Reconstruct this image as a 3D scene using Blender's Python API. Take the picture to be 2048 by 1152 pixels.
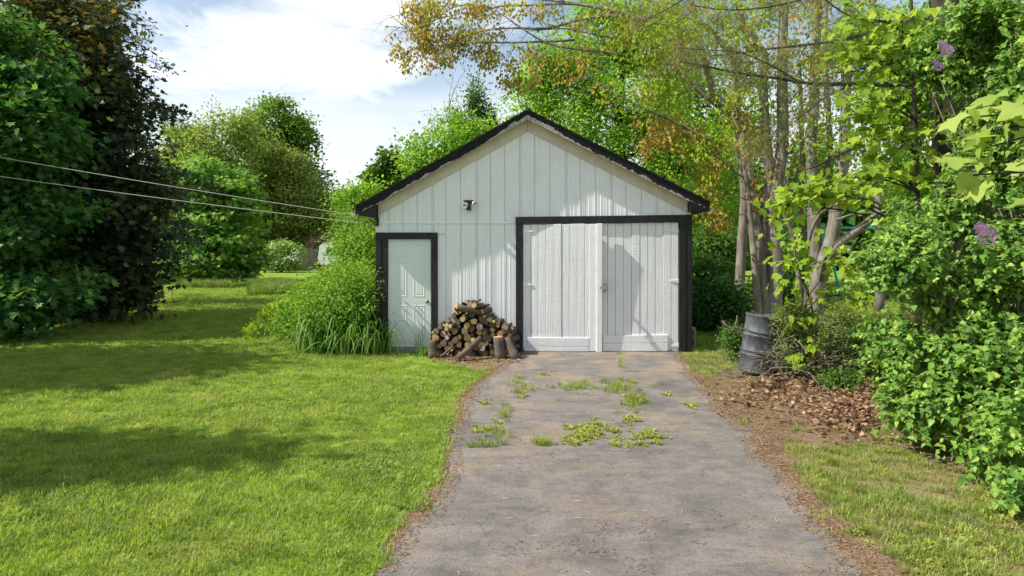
import bpy, math
import numpy as np
from mathutils import Matrix, Vector

# ------------------------------------------------------------------ camera, sky, sun, exposure
F, CAM_H, VH = 1400.0, 2.0, 490.0            # focal length in photo pixels, camera height, horizon row
sc = bpy.context.scene
COL = sc.collection
for o in list(bpy.data.objects):
    bpy.data.objects.remove(o)

cam_d = bpy.data.cameras.new('camera')
cam = bpy.data.objects.new('camera', cam_d)
COL.objects.link(cam)
cam.location = (0, 0, CAM_H)
cam.rotation_euler = (math.radians(90), 0, 0)
cam_d.sensor_width = 36.0
cam_d.lens = 36.0 * F / 2048.0
cam_d.shift_y = -(576.0 - VH) / 2048.0
cam_d.clip_end = 2000.0
sc.camera = cam

SUN_EL, SUN_AZ = math.radians(46.5), math.radians(10.0)      # azimuth: degrees towards the camera from due left
TO_SUN = Vector((-math.cos(SUN_EL) * math.cos(SUN_AZ), -math.cos(SUN_EL) * math.sin(SUN_AZ), math.sin(SUN_EL)))
sun_d = bpy.data.lights.new('sun', 'SUN')
sun_d.energy = 5.0
sun_d.angle = math.radians(0.55)
sun_d.color = (1.0, 0.955, 0.87)
sun = bpy.data.objects.new('sun', sun_d)
COL.objects.link(sun)
sun.rotation_euler = TO_SUN.to_track_quat('Z', 'Y').to_euler()

world = bpy.data.worlds.new('World')
sc.world = world
world.use_nodes = True
wt = world.node_tree
wt.nodes.clear()
def wn(kind, **kw):
    n = wt.nodes.new(kind)
    for k, v in kw.items():
        if k.startswith('i_'):
            n.inputs[int(k[2:])].default_value = v
        else:
            setattr(n, k, v)
    return n
sky = wn('ShaderNodeTexSky')
sky.sky_type = 'NISHITA'
sky.sun_disc = False
sky.sun_elevation = SUN_EL
sky.sun_rotation = math.atan2(TO_SUN.x, TO_SUN.y)
sky.air_density = 1.0
sky.dust_density = 0.8
sky.ozone_density = 1.0
SKY_STRENGTH = 0.095
tc = wn('ShaderNodeTexCoord')
sepd = wn('ShaderNodeSeparateXYZ')
wt.links.new(tc.outputs['Generated'], sepd.inputs[0])
def wmath(op, a, b=None, c=None, clamp=False):
    n = wn('ShaderNodeMath', operation=op, use_clamp=clamp)
    for k, v in enumerate((a, b, c)):
        if v is None:
            continue
        if isinstance(v, (int, float)):
            n.inputs[k].default_value = v
        else:
            wt.links.new(v, n.inputs[k])
    return n.outputs[0]
den = wmath('ADD', wmath('MAXIMUM', sepd.outputs[2], 0.0), 0.16)
comb = wn('ShaderNodeCombineXYZ')
wt.links.new(wmath('DIVIDE', sepd.outputs[0], den), comb.inputs[0])
wt.links.new(wmath('DIVIDE', sepd.outputs[1], den), comb.inputs[1])
def wnoise(scale, detail, rough, off, dist=0.0, stretch=(1, 1, 1)):
    m = wn('ShaderNodeMapping')
    m.inputs['Location'].default_value = off
    m.inputs['Scale'].default_value = stretch
    wt.links.new(comb.outputs[0], m.inputs[0])
    n = wn('ShaderNodeTexNoise')
    n.inputs['Scale'].default_value = scale
    n.inputs['Detail'].default_value = detail
    n.inputs['Roughness'].default_value = rough
    n.inputs['Distortion'].default_value = dist
    wt.links.new(m.outputs[0], n.inputs['Vector'])
    return n.outputs['Fac']
def wramp(v, lo, hi):
    n = wn('ShaderNodeMapRange')
    n.interpolation_type = 'SMOOTHSTEP'
    n.inputs['From Min'].default_value = lo
    n.inputs['From Max'].default_value = hi
    wt.links.new(v, n.inputs['Value'])
    return n.outputs[0]
# a bank of cumulus standing over the trees, and more of the same cloud round the whole sky
def bank(cx, cy, cz, rx, rz):
    ax = wmath('DIVIDE', wmath('SUBTRACT', wmath('DIVIDE', sepd.outputs[0], wmath('MAXIMUM', sepd.outputs[1], 0.05)), cx), rx)
    az = wmath('DIVIDE', wmath('SUBTRACT', wmath('DIVIDE', sepd.outputs[2], wmath('MAXIMUM', sepd.outputs[1], 0.05)), cz), rz)
    r2 = wmath('ADD', wmath('MULTIPLY', ax, ax), wmath('MULTIPLY', az, az))
    return wmath('SUBTRACT', 1.0, wmath('SQRT', r2))
puff = wnoise(3.0, 10, 0.6, (3.1, 7.4, 0.0), 0.35)
b1 = wmath('ADD', bank(-0.33, 1, 0.275, 0.26, 0.10), wmath('MULTIPLY', wmath('SUBTRACT', puff, 0.5), 2.2))
b2 = wmath('ADD', bank(-0.20, 1, 0.34, 0.20, 0.10), wmath('MULTIPLY', wmath('SUBTRACT', puff, 0.5), 2.4))
c1 = wmath('MAXIMUM', wramp(b1, -0.25, 0.75), wramp(b2, -0.25, 0.85))
gen = wramp(wnoise(1.1, 9, 0.6, (11.3, 2.2, 0.0), 0.3), 0.56, 0.78)
veil = wramp(wnoise(0.9, 6, 0.55, (1.7, 5.5, 0.0), 0.2, (0.5, 1.5, 1)), 0.25, 0.72)
low = wramp(sepd.outputs[2], 0.30, 0.02)
veil = wmath('MULTIPLY', wmath('ADD', wmath('MULTIPLY', veil, 0.55), wmath('MULTIPLY', low, 0.6)), 1.0, clamp=True)
cloud = wmath('MAXIMUM', wmath('MAXIMUM', c1, gen), veil, clamp=True)
mixc = wn('ShaderNodeMix', data_type='RGBA')
wt.links.new(cloud, mixc.inputs['Factor'])
tintn = wn('ShaderNodeMix', data_type='RGBA', blend_type='MULTIPLY')
tintn.inputs['Factor'].default_value = 1.0
tintn.inputs[7].default_value = (1.22, 1.24, 1.18, 1)
wt.links.new(sky.outputs[0], tintn.inputs[6])
wt.links.new(tintn.outputs[2], mixc.inputs[6])
mixc.inputs[7].default_value = (8.2, 8.4, 8.55, 1)
bg = wn('ShaderNodeBackground')
bg.inputs['Strength'].default_value = SKY_STRENGTH
wt.links.new(mixc.outputs[2], bg.inputs['Color'])
out = wn('ShaderNodeOutputWorld')
wt.links.new(bg.outputs[0], out.inputs['Surface'])

sc.view_settings.view_transform = 'Standard'
sc.view_settings.look = 'None'
sc.view_settings.gamma = 1.0
sc.view_settings.use_curve_mapping = False
sc.view_settings.exposure = 0.56
sc.render.engine = 'CYCLES'
sc.cycles.use_denoising = True
sc.cycles.max_bounces = 7
sc.cycles.diffuse_bounces = 3
sc.cycles.glossy_bounces = 2
sc.cycles.transmission_bounces = 4
sc.cycles.transparent_max_bounces = 6
sc.cycles.sample_clamp_indirect = 6.0

# ------------------------------------------------------------------ helpers
def gp(u, v):
    d = F * CAM_H / (v - VH)
    return np.array(((u - 1024) * d / F, d, 0.0))
def wp(u, v, d):
    return np.array(((u - 1024) * d / F, d, CAM_H + (VH - v) * d / F))

def put(o, parent=None):
    COL.objects.link(o)
    if parent is not None:
        o.parent = parent
        o.matrix_parent_inverse = Matrix.Translation(-root_loc(parent))
    return o
def root_loc(o):
    return Vector(o.location) if o.type == 'EMPTY' else Vector((0, 0, 0))
def tag(o, label=None, cat=None, group=None, kind=None):
    if label: o['label'] = label
    if cat: o['category'] = cat
    if group: o['group'] = group
    if kind: o['kind'] = kind
    return o
def thing(name, loc, label, cat, group=None):
    e = bpy.data.objects.new(name, None)
    e.empty_display_size = 0.1
    e.location = loc
    COL.objects.link(e)
    return tag(e, label, cat, group)
def mesh_obj(name, verts, faces, mat, parent=None, smooth=False):
    """verts in world coordinates"""
    me = bpy.data.meshes.new(name)
    me.from_pydata([tuple(map(float, v)) for v in verts], [], [tuple(f) for f in faces])
    if mat is not None:
        for m in (mat if isinstance(mat, (list, tuple)) else [mat]):
            me.materials.append(m)
    if smooth:
        me.polygons.foreach_set('use_smooth', np.ones(len(me.polygons), dtype=bool))
    me.update()
    o = bpy.data.objects.new(name, me)
    return put(o, parent)
def np_mesh(name, V, T, mat, attrs=None, smooth=False):
    """V (n,3), T (m,3) triangles"""
    me = bpy.data.meshes.new(name)
    V = np.ascontiguousarray(V, dtype=np.float32); T = np.ascontiguousarray(T, dtype=np.int32)
    me.vertices.add(len(V)); me.vertices.foreach_set('co', V.ravel())
    me.loops.add(T.size); me.loops.foreach_set('vertex_index', T.ravel())
    me.polygons.add(len(T)); me.polygons.foreach_set('loop_start', np.arange(0, T.size, 3, dtype=np.int32))
    if smooth:
        me.polygons.foreach_set('use_smooth', np.ones(len(T), dtype=bool))
    for k, a in (attrs or {}).items():
        at = me.attributes.new(k, 'FLOAT', 'POINT')
        at.data.foreach_set('value', np.ascontiguousarray(a, dtype=np.float32))
    me.materials.append(mat)
    me.update(calc_edges=True)
    return me
def np_obj(name, V, T, mat, parent=None, attrs=None, smooth=False):
    return put(bpy.data.objects.new(name, np_mesh(name, V, T, mat, attrs, smooth)), parent)

def unit(a):
    return a / np.maximum(np.linalg.norm(a, axis=-1, keepdims=True), 1e-9)

def vnoise(P, scale=1.0, seed=0):
    """value noise in 0..1 for points (n,3)"""
    Q = np.asarray(P, dtype=np.float64) * scale + seed * 17.31
    I = np.floor(Q).astype(np.int64); f = Q - I
    f = f * f * (3 - 2 * f)
    def h(i, j, k):
        n = (i * 374761393 + j * 668265263 + k * 2147483647 + seed * 974711) & 0xffffffff
        n = ((n ^ (n >> 13)) * 1274126177) & 0xffffffff
        return ((n ^ (n >> 16)) & 0xffff) / 65535.0
    r = 0
    for a in (0, 1):
        for b in (0, 1):
            for c in (0, 1):
                w = (f[:, 0] if a else 1 - f[:, 0]) * (f[:, 1] if b else 1 - f[:, 1]) * (f[:, 2] if c else 1 - f[:, 2])
                r = r + w * h(I[:, 0] + a, I[:, 1] + b, I[:, 2] + c)
    return r

def in_poly(x, y, poly):
    inside = np.zeros(len(x), dtype=bool)
    n = len(poly)
    for i in range(n):
        x0, y0 = poly[i][:2]; x1, y1 = poly[(i + 1) % n][:2]
        if y0 == y1:
            continue
        c = ((y0 > y) != (y1 > y)) & (x < (x1 - x0) * (y - y0) / (y1 - y0) + x0)
        inside ^= c
    return inside

# ------------------------------------------------------------------ materials
class MB:
    """small node builder"""
    def __init__(self, name):
        self.m = bpy.data.materials.new(name)
        self.m.use_nodes = True
        self.t = self.m.node_tree
        self.p = self.t.nodes['Principled BSDF']
        self.o = self.t.nodes['Material Output']
    def n(self, kind, **kw):
        n = self.t.nodes.new(kind)
        for k, v in kw.items():
            setattr(n, k, v)
        return n
    def l(self, a, b):
        self.t.links.new(a, b)
    def pos(self):
        return self.n('ShaderNodeNewGeometry').outputs['Position']
    def objco(self):
        return self.n('ShaderNodeTexCoord').outputs['Object']
    def noise(self, vec, scale, detail=4, rough=0.55, stretch=None, dist=0.0):
        if stretch:
            mp = self.n('ShaderNodeMapping')
            mp.inputs['Scale'].default_value = stretch
            self.l(vec, mp.inputs[0]); vec = mp.outputs[0]
        k = self.n('ShaderNodeTexNoise')
        k.inputs['Scale'].default_value = scale
        k.inputs['Detail'].default_value = detail
        k.inputs['Roughness'].default_value = rough
        k.inputs['Distortion'].default_value = dist
        self.l(vec, k.inputs['Vector'])
        return k.outputs['Fac']
    def ramp(self, fac, stops, interp='LINEAR'):
        r = self.n('ShaderNodeValToRGB')
        r.color_ramp.interpolation = interp
        els = r.color_ramp.elements
        while len(els) < len(stops):
            els.new(0.5)
        for e, (p, c) in zip(els, stops):
            e.position = p
            e.color = (c[0], c[1], c[2], 1) if not isinstance(c, (int, float)) else (c, c, c, 1)
        self.l(fac, r.inputs[0])
        return r.outputs[0]
    def mix(self, fac, a, b, blend='MIX'):
        x = self.n('ShaderNodeMix', data_type='RGBA', blend_type=blend)
        for s, v in ((x.inputs['Factor'], fac), (x.inputs[6], a), (x.inputs[7], b)):
            if isinstance(v, (int, float)):
                s.default_value = v
            elif isinstance(v, tuple):
                s.default_value = (v[0], v[1], v[2], 1)
            else:
                self.l(v, s)
        return x.outputs[2]
    def math(self, op, a, b=None, clamp=False):
        x = self.n('ShaderNodeMath', operation=op, use_clamp=clamp)
        for k, v in enumerate((a, b)):
            if v is None: continue
            if isinstance(v, (int, float)): x.inputs[k].default_value = v
            else: self.l(v, x.inputs[k])
        return x.outputs[0]
    def attr(self, name):
        a = self.n('ShaderNodeAttribute', attribute_name=name)
        return a.outputs['Fac']
    def bump(self, h, strength=0.4, dist=0.01):
        b = self.n('ShaderNodeBump')
        b.inputs['Strength'].default_value = strength
        b.inputs['Distance'].default_value = dist
        self.l(h, b.inputs['Height'])
        self.l(b.outputs[0], self.p.inputs['Normal'])
    def set(self, color=None, rough=None, metal=None, spec=None):
        for key, v in (('Base Color', color), ('Roughness', rough), ('Metallic', metal), ('Specular IOR Level', spec)):
            if v is None: continue
            s = self.p.inputs[key]
            if isinstance(v, (int, float)): s.default_value = v
            elif isinstance(v, tuple): s.default_value = (v[0], v[1], v[2], 1)
            else: self.l(v, s)
        return self

def leaf_mat(name, stops, trans=0.42, rough=0.5, spec=0.2, boost=1.5, gain=1.6):
    b = MB(name)
    stops = [(p_, tuple(min(0.85, x * g_) for x, g_ in zip(c_, ((gain * 1.2, gain * 1.03, gain * 0.85) if c_[1] > c_[0] * 1.15 else (gain, gain, gain))))) for p_, c_ in stops]
    t = b.attr('tint')
    col = b.ramp(t, stops)
    b.set(col, rough, spec=spec)
    tr = b.n('ShaderNodeBsdfTranslucent')
    tcol = b.mix(1.0, col, (boost * 1.05, boost, boost * 0.45), 'MULTIPLY')
    b.l(tcol, tr.inputs['Color'])
    mx = b.n('ShaderNodeMixShader')
    mx.inputs[0].default_value = trans
    b.l(b.p.outputs[0], mx.inputs[1]); b.l(tr.outputs[0], mx.inputs[2])
    b.l(mx.outputs[0], b.o.inputs['Surface'])
    return b.m

def bark_mat(name, c0, c1, scale=9, lichen=None):
    b = MB(name)
    p = b.pos()
    n1 = b.noise(p, scale, 6, 0.65, (1, 1, 0.25))
    n2 = b.noise(p, 2.2, 3, 0.6)
    col = b.ramp(n1, [(0.3, c0), (0.7, c1)])
    if lichen:
        col = b.mix(b.ramp(n2, [(0.52, 0.0), (0.7, 0.75)]), col, lichen)
    b.set(col, 0.9, spec=0.15)
    b.bump(n1, 0.7, 0.02)
    return b.m

def plain(name, color, rough=0.6, metal=0.0, var=0.12, scale=14, bump=0.0, spec=0.4):
    b = MB(name)
    n = b.noise(b.pos(), scale, 5, 0.6)
    lo = tuple(c * (1 - var) for c in color); hi = tuple(min(1, c * (1 + var)) for c in color)
    b.set(b.ramp(n, [(0.3, lo), (0.7, hi)]), rough, metal, spec)
    if bump:
        b.bump(n, bump, 0.01)
    return b.m

MAT = {}
# painted siding: off-white paint, faint vertical streaks and grime
b = MB('white_siding_paint'); p = b.pos()
st = b.noise(p, 26, 4, 0.6, (1, 1, 0.05)); gr = b.noise(p, 1.7, 5, 0.65); sp = b.noise(p, 60, 2, 0.5)
col = b.mix(b.ramp(st, [(0.35, 0.0), (0.75, 0.5)]), (0.83, 0.835, 0.86), (0.72, 0.73, 0.76))
col = b.mix(b.ramp(gr, [(0.5, 0.0), (0.8, 0.35)]), col, (0.60, 0.60, 0.58))
col = b.mix(b.ramp(sp, [(0.72, 0.0), (0.78, 0.7)]), col, (0.4, 0.39, 0.36))
sz = b.n('ShaderNodeSeparateXYZ'); b.l(p, sz.inputs[0])
hgt = b.n('ShaderNodeMapRange'); hgt.inputs['From Min'].default_value = 0.0; hgt.inputs['From Max'].default_value = 0.45; hgt.inputs['To Min'].default_value = 0.34; hgt.inputs['To Max'].default_value = 0.0
b.l(sz.outputs[2], hgt.inputs['Value'])
spl = b.math('ADD', b.noise(p, 14, 6, 0.7), hgt.outputs[0])
col = b.mix(b.ramp(spl, [(0.66, 0.0), (0.84, 0.8)]), col, (0.30, 0.26, 0.20))
drip = b.noise(p, 5, 5, 0.7, (1.6, 1, 0.10))
col = b.mix(b.ramp(drip, [(0.60, 0.0), (0.78, 0.35)]), col, (0.50, 0.49, 0.44))
b.set(col, 0.5, spec=0.3); b.bump(st, 0.12, 0.004); MAT['siding'] = b.m
# rough-sawn planks under thick white paint
b = MB('white_plank_paint'); p = b.pos()
g = b.noise(p, 22, 6, 0.7, (1, 1, 0.09), 0.6); saw = b.noise(p, 30, 4, 0.6, (0.12, 1, 1.6), 1.2); gr = b.noise(p, 2.1, 4, 0.6)
ck = b.noise(p, 16, 5, 0.7, (1.6, 1, 0.10), 0.4)
col = b.mix(b.ramp(gr, [(0.4, 0.0), (0.75, 0.4)]), (0.79, 0.79, 0.80), (0.66, 0.66, 0.65))
col = b.mix(b.ramp(ck, [(0.66, 0.0), (0.70, 0.75)]), col, (0.34, 0.31, 0.28))
b.set(col, 0.6, spec=0.25)
b.bump(b.math('ADD', b.math('MULTIPLY', g, 0.8), b.math('MULTIPLY', saw, 0.6)), 0.75, 0.012); MAT['plank'] = b.m
b = MB('white_trim_paint'); p = b.pos()
g = b.noise(p, 18, 5, 0.65, (1, 1, 0.1)); gr = b.noise(p, 6, 4, 0.6)
b.set(b.mix(b.ramp(gr, [(0.45, 0.0), (0.8, 0.45)]), (0.80, 0.80, 0.81), (0.62, 0.60, 0.57)), 0.55, spec=0.3); b.bump(g, 0.2, 0.006); MAT['trim'] = b.m
b = MB('steel_door_paint'); p = b.pos()
gr = b.noise(p, 3, 4, 0.6)
b.set(b.ramp(gr, [(0.3, (0.66, 0.71, 0.71)), (0.75, (0.74, 0.78, 0.78))]), 0.42, spec=0.4); MAT['door'] = b.m
b = MB('black_trim_paint'); p = b.pos()
g = b.noise(p, 12, 5, 0.65, (1, 1, 0.2)); ch = b.noise(p, 9, 6, 0.7)
b.set(b.mix(b.ramp(ch, [(0.70, 0.0), (0.73, 0.8)]), b.ramp(g, [(0.3, (0.010, 0.010, 0.011)), (0.8, (0.032, 0.032, 0.034))]), (0.35, 0.34, 0.33)), 0.55, spec=0.3)
b.bump(g, 0.3, 0.008); MAT['black'] = b.m
b = MB('peeling_black_paint'); p = b.pos()
g = b.noise(p, 10, 6, 0.7, (0.5, 1, 1.6)); ch = b.noise(p, 3.6, 8, 0.75, (0.7, 1, 2.2), 0.5)
wood = b.ramp(g, [(0.3, (0.13, 0.12, 0.115)), (0.7, (0.30, 0.285, 0.27))])
b.set(b.mix(b.ramp(ch, [(0.60, 0.0), (0.66, 0.8)]), (0.013, 0.013, 0.014), wood), 0.75, spec=0.2)
b.bump(b.math('ADD', g, ch), 0.5, 0.012); MAT['peel'] = b.m
MAT['bare'] = plain('bare_grey_wood', (0.34, 0.32, 0.30), 0.9, var=0.45, scale=18, bump=0.5, spec=0.1)
MAT['frieze'] = plain('tan_frieze_paint', (0.60, 0.53, 0.45), 0.6, var=0.1, scale=5)
MAT['shingle'] = plain('asphalt_shingle', (0.045, 0.044, 0.043), 0.95, var=0.5, scale=60, bump=0.6, spec=0.1)
MAT['steel'] = plain('galvanised_steel', (0.42, 0.43, 0.44), 0.45, 0.85, 0.2, 25)
MAT['brass'] = plain('worn_brass', (0.35, 0.27, 0.13), 0.35, 0.9, 0.2, 40)
MAT['lamp_white'] = plain('lamp_white_plastic', (0.72, 0.71, 0.67), 0.4, var=0.06)
MAT['lamp_glass'] = plain('lamp_lens_glass', (0.40, 0.41, 0.41), 0.12, var=0.1, spec=0.7)
MAT['dark_metal'] = plain('dark_weathered_metal', (0.05, 0.05, 0.052), 0.55, 0.4, 0.3)
MAT['cable'] = plain('grey_cable', (0.42, 0.40, 0.37), 0.6, var=0.1)
MAT['concrete'] = plain('grey_concrete', (0.27, 0.26, 0.245), 0.95, var=0.25, scale=30, bump=0.5, spec=0.1)
MAT['teal'] = plain('teal_metal_paint', (0.02, 0.36, 0.36), 0.4, var=0.15, scale=8)
# bark and cut ends of firewood
b = MB('firewood_bark'); p = b.objco()
n1 = b.noise(p, 2.2, 6, 0.7, (1, 1.5, 1)); rnd = b.n('ShaderNodeObjectInfo').outputs['Random']
c = b.ramp(n1, [(0.3, (0.05, 0.037, 0.027)), (0.7, (0.20, 0.15, 0.11))])
b.set(b.mix(b.ramp(rnd, [(0.0, 0.0), (1.0, 0.6)]), c, (0.115, 0.10, 0.085)), 0.95, spec=0.1); b.bump(n1, 0.8, 0.012); MAT['log_bark'] = b.m
for k, base in enumerate([(0.78, 0.54, 0.26), (0.56, 0.36, 0.17), (0.16, 0.13, 0.10), (0.38, 0.33, 0.28)]):
    b = MB('firewood_cut_end_%d' % k); p = b.objco()
    w = b.n('ShaderNodeTexWave', wave_type='RINGS', rings_direction='Y'); w.inputs['Scale'].default_value = 1.6; w.inputs['Distortion'].default_value = 2.0
    b.l(p, w.inputs['Vector'])
    rnd = b.n('ShaderNodeObjectInfo').outputs['Random']
    ring = b.mix(b.ramp(w.outputs['Fac'], [(0.2, 0.25), (0.8, 0.0)]), base, tuple(c * 0.45 for c in base))
    ring = b.mix(b.math('MULTIPLY', rnd, 0.35), ring, (0.22, 0.14, 0.07))
    b.set(b.mix(b.ramp(b.noise(p, 3.0, 4), [(0.5, 0.0), (0.8, 0.4)]), ring, tuple(c * 0.5 for c in base)), 0.9, spec=0.1); MAT['log_end_%d' % k] = b.m

MAT['bark_grey'] = bark_mat('grey_maple_bark', (0.075, 0.062, 0.05), (0.27, 0.235, 0.195), 10, (0.31, 0.29, 0.25))
MAT['bark_dark'] = bark_mat('dark_furrowed_bark', (0.028, 0.022, 0.018), (0.095, 0.078, 0.062), 11)
MAT['bark_bough'] = bark_mat('dark_bough_bark', (0.035, 0.028, 0.022), (0.13, 0.108, 0.085), 18, (0.15, 0.15, 0.11))
MAT['bark_twig'] = bark_mat('bare_twig_bark', (0.10, 0.085, 0.065), (0.25, 0.22, 0.175), 20, (0.24, 0.25, 0.18))

MAT['lf_copper'] = leaf_mat('copper_maple_leaf', [(0.0, (0.016, 0.024, 0.018)), (0.4, (0.020, 0.042, 0.024)), (0.62, (0.040, 0.062, 0.026)), (0.8, (0.11, 0.105, 0.030)), (1.0, (0.30, 0.17, 0.05))], 0.3, gain=1.35)
MAT['lf_maple_dark'] = leaf_mat('green_maple_leaf', [(0.0, (0.014, 0.052, 0.018)), (0.5, (0.030, 0.096, 0.028)), (1.0, (0.072, 0.16, 0.034))], 0.4, gain=1.75)
MAT['lf_spruce'] = leaf_mat('spruce_needle', [(0.0, (0.010, 0.022, 0.018)), (0.6, (0.022, 0.042, 0.030)), (1.0, (0.05, 0.075, 0.045))], 0.1)
MAT['lf_chestnut'] = leaf_mat('bright_green_leaf', [(0.0, (0.025, 0.085, 0.018)), (0.5, (0.055, 0.150, 0.026)), (1.0, (0.12, 0.235, 0.045))], 0.4)
MAT['lf_olive'] = leaf_mat('olive_spring_leaf', [(0.0, (0.052, 0.098, 0.024)), (0.5, (0.105, 0.175, 0.045)), (1.0, (0.18, 0.25, 0.08))], 0.4)
MAT['lf_brownolive'] = leaf_mat('brownish_olive_leaf', [(0.0, (0.036, 0.070, 0.016)), (0.5, (0.078, 0.130, 0.030)), (1.0, (0.145, 0.20, 0.05))], 0.35)
MAT['lf_mid'] = leaf_mat('mid_green_leaf', [(0.0, (0.020, 0.060, 0.012)), (0.5, (0.045, 0.110, 0.020)), (1.0, (0.09, 0.175, 0.03))], 0.4)
MAT['lf_lime'] = leaf_mat('lime_green_leaf', [(0.0, (0.050, 0.115, 0.010)), (0.5, (0.105, 0.205, 0.016)), (1.0, (0.20, 0.29, 0.028))], 0.45)
MAT['lf_ash'] = leaf_mat('fresh_green_leaf', [(0.0, (0.045, 0.125, 0.014)), (0.5, (0.090, 0.205, 0.024)), (1.0, (0.155, 0.29, 0.045))], 0.48)
MAT['lf_thicket'] = leaf_mat('thicket_leaf', [(0.0, (0.042, 0.115, 0.014)), (0.5, (0.085, 0.19, 0.024)), (1.0, (0.17, 0.28, 0.05))], 0.42)
MAT['lf_yellow'] = leaf_mat('yellow_green_leaf', [(0.0, (0.07, 0.145, 0.014)), (0.5, (0.125, 0.225, 0.020)), (1.0, (0.20, 0.29, 0.035))], 0.45)
MAT['lf_pale'] = leaf_mat('pale_green_maple_leaf', [(0.0, (0.10, 0.19, 0.035)), (0.5, (0.155, 0.255, 0.06)), (1.0, (0.23, 0.32, 0.10))], 0.45, gain=1.45)
MAT['lf_orange'] = leaf_mat('young_bronze_leaf', [(0.0, (0.10, 0.085, 0.028)), (0.35, (0.19, 0.165, 0.038)), (0.65, (0.26, 0.19, 0.045)), (1.0, (0.31, 0.17, 0.05))], 0.45)
MAT['lf_lilac'] = leaf_mat('lilac_leaf', [(0.0, (0.026, 0.070, 0.016)), (0.4, (0.060, 0.145, 0.028)), (0.8, (0.115, 0.215, 0.045)), (1.0, (0.18, 0.27, 0.06))], 0.36, 0.4, gain=1.75)
MAT['lf_needle'] = leaf_mat('sparse_conifer_needle', [(0.0, (0.045, 0.055, 0.018)), (0.5, (0.095, 0.115, 0.030)), (1.0, (0.16, 0.165, 0.05))], 0.2)
MAT['lf_white'] = leaf_mat('white_blossom', [(0.0, (0.45, 0.44, 0.36)), (1.0, (0.80, 0.78, 0.70))], 0.2, gain=1.0)
MAT['lf_pink'] = leaf_mat('faded_pink_blossom', [(0.0, (0.28, 0.16, 0.13)), (1.0, (0.46, 0.33, 0.28))], 0.25, gain=1.0)
MAT['lf_purple'] = leaf_mat('lilac_blossom', [(0.0, (0.46, 0.20, 0.66)), (0.5, (0.62, 0.40, 0.84)), (1.0, (0.78, 0.64, 0.90))], 0.3, boost=1.0, gain=1.0)
MAT['lf_dead'] = leaf_mat('dead_leaf', [(0.0, (0.075, 0.042, 0.026)), (0.5, (0.20, 0.115, 0.066)), (1.0, (0.40, 0.27, 0.165))], 0.15, gain=1.1)
# ------------------------------------------------------------------ foliage and wood generators
def tpl(points, z):
    """leaf from an outline in the leaf plane, fanned about a point on the midrib"""
    V = [(0.0, 0.42, 0.0)] + [(x, y, z * abs(x)) for x, y in points]
    n = len(points)
    T = [(0, 1 + i, 1 + (i + 1) % n) for i in range(n)]
    return np.array(V, dtype=np.float32), np.array(T, dtype=np.int32)
LEAF2 = (np.array([(0, 0, 0), (-0.36, 0.48, 0.10), (0, 1, 0), (0.36, 0.48, 0.10)], dtype=np.float32), np.array([(0, 2, 1), (0, 3, 2)], dtype=np.int32))
LEAF_NARROW = (np.array([(0, 0, 0), (-0.17, 0.45, 0.05), (0, 1, 0), (0.17, 0.45, 0.05)], dtype=np.float32), np.array([(0, 2, 1), (0, 3, 2)], dtype=np.int32))
NEEDLE = (np.array([(-0.03, 0, 0), (0.03, 0, 0), (0, 1, 0)], dtype=np.float32), np.array([(0, 1, 2)], dtype=np.int32))
HEART = (np.array([(0, 0, 0), (-0.34, 0.12, 0.09), (-0.36, 0.42, 0.10), (0, 1.0, -0.10), (0.36, 0.42, 0.10), (0.34, 0.12, 0.09), (0, 0.45, 0.0)], dtype=np.float32),
         np.array([(6, 1, 0), (6, 2, 1), (6, 3, 2), (6, 4, 3), (6, 5, 4), (6, 0, 5)], dtype=np.int32))
MAPLE = tpl([(0, 0), (-0.26, -0.04), (-0.24, 0.12), (-0.58, 0.20), (-0.42, 0.36), (-0.56, 0.66), (-0.24, 0.56), (-0.14, 0.80), (0, 1.05),
             (0.14, 0.80), (0.24, 0.56), (0.56, 0.66), (0.42, 0.36), (0.58, 0.20), (0.24, 0.12), (0.26, -0.04)], 0.16)
MAPLE_S = tpl([(0, 0), (-0.52, 0.14), (-0.30, 0.36), (-0.50, 0.68), (-0.15, 0.62), (0, 1.05), (0.15, 0.62), (0.50, 0.68), (0.30, 0.36), (0.52, 0.14)], 0.2)

def place_leaves(P, N, Tp, S, tint, template):
    V0, T0 = template
    Tp = unit(Tp); N = unit(N - Tp * np.sum(N * Tp, axis=1, keepdims=True)); B = np.cross(Tp, N)
    k = len(V0)
    V = (P[:, None, :] + S[:, None, None] * (V0[None, :, 0:1] * B[:, None, :] + V0[None, :, 1:2] * Tp[:, None, :] + V0[None, :, 2:3] * N[:, None, :])).reshape(-1, 3)
    T = (T0[None] + (np.arange(len(P)) * k)[:, None, None]).reshape(-1, 3)
    return V, T, np.repeat(np.clip(tint, 0, 1), k)

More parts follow.
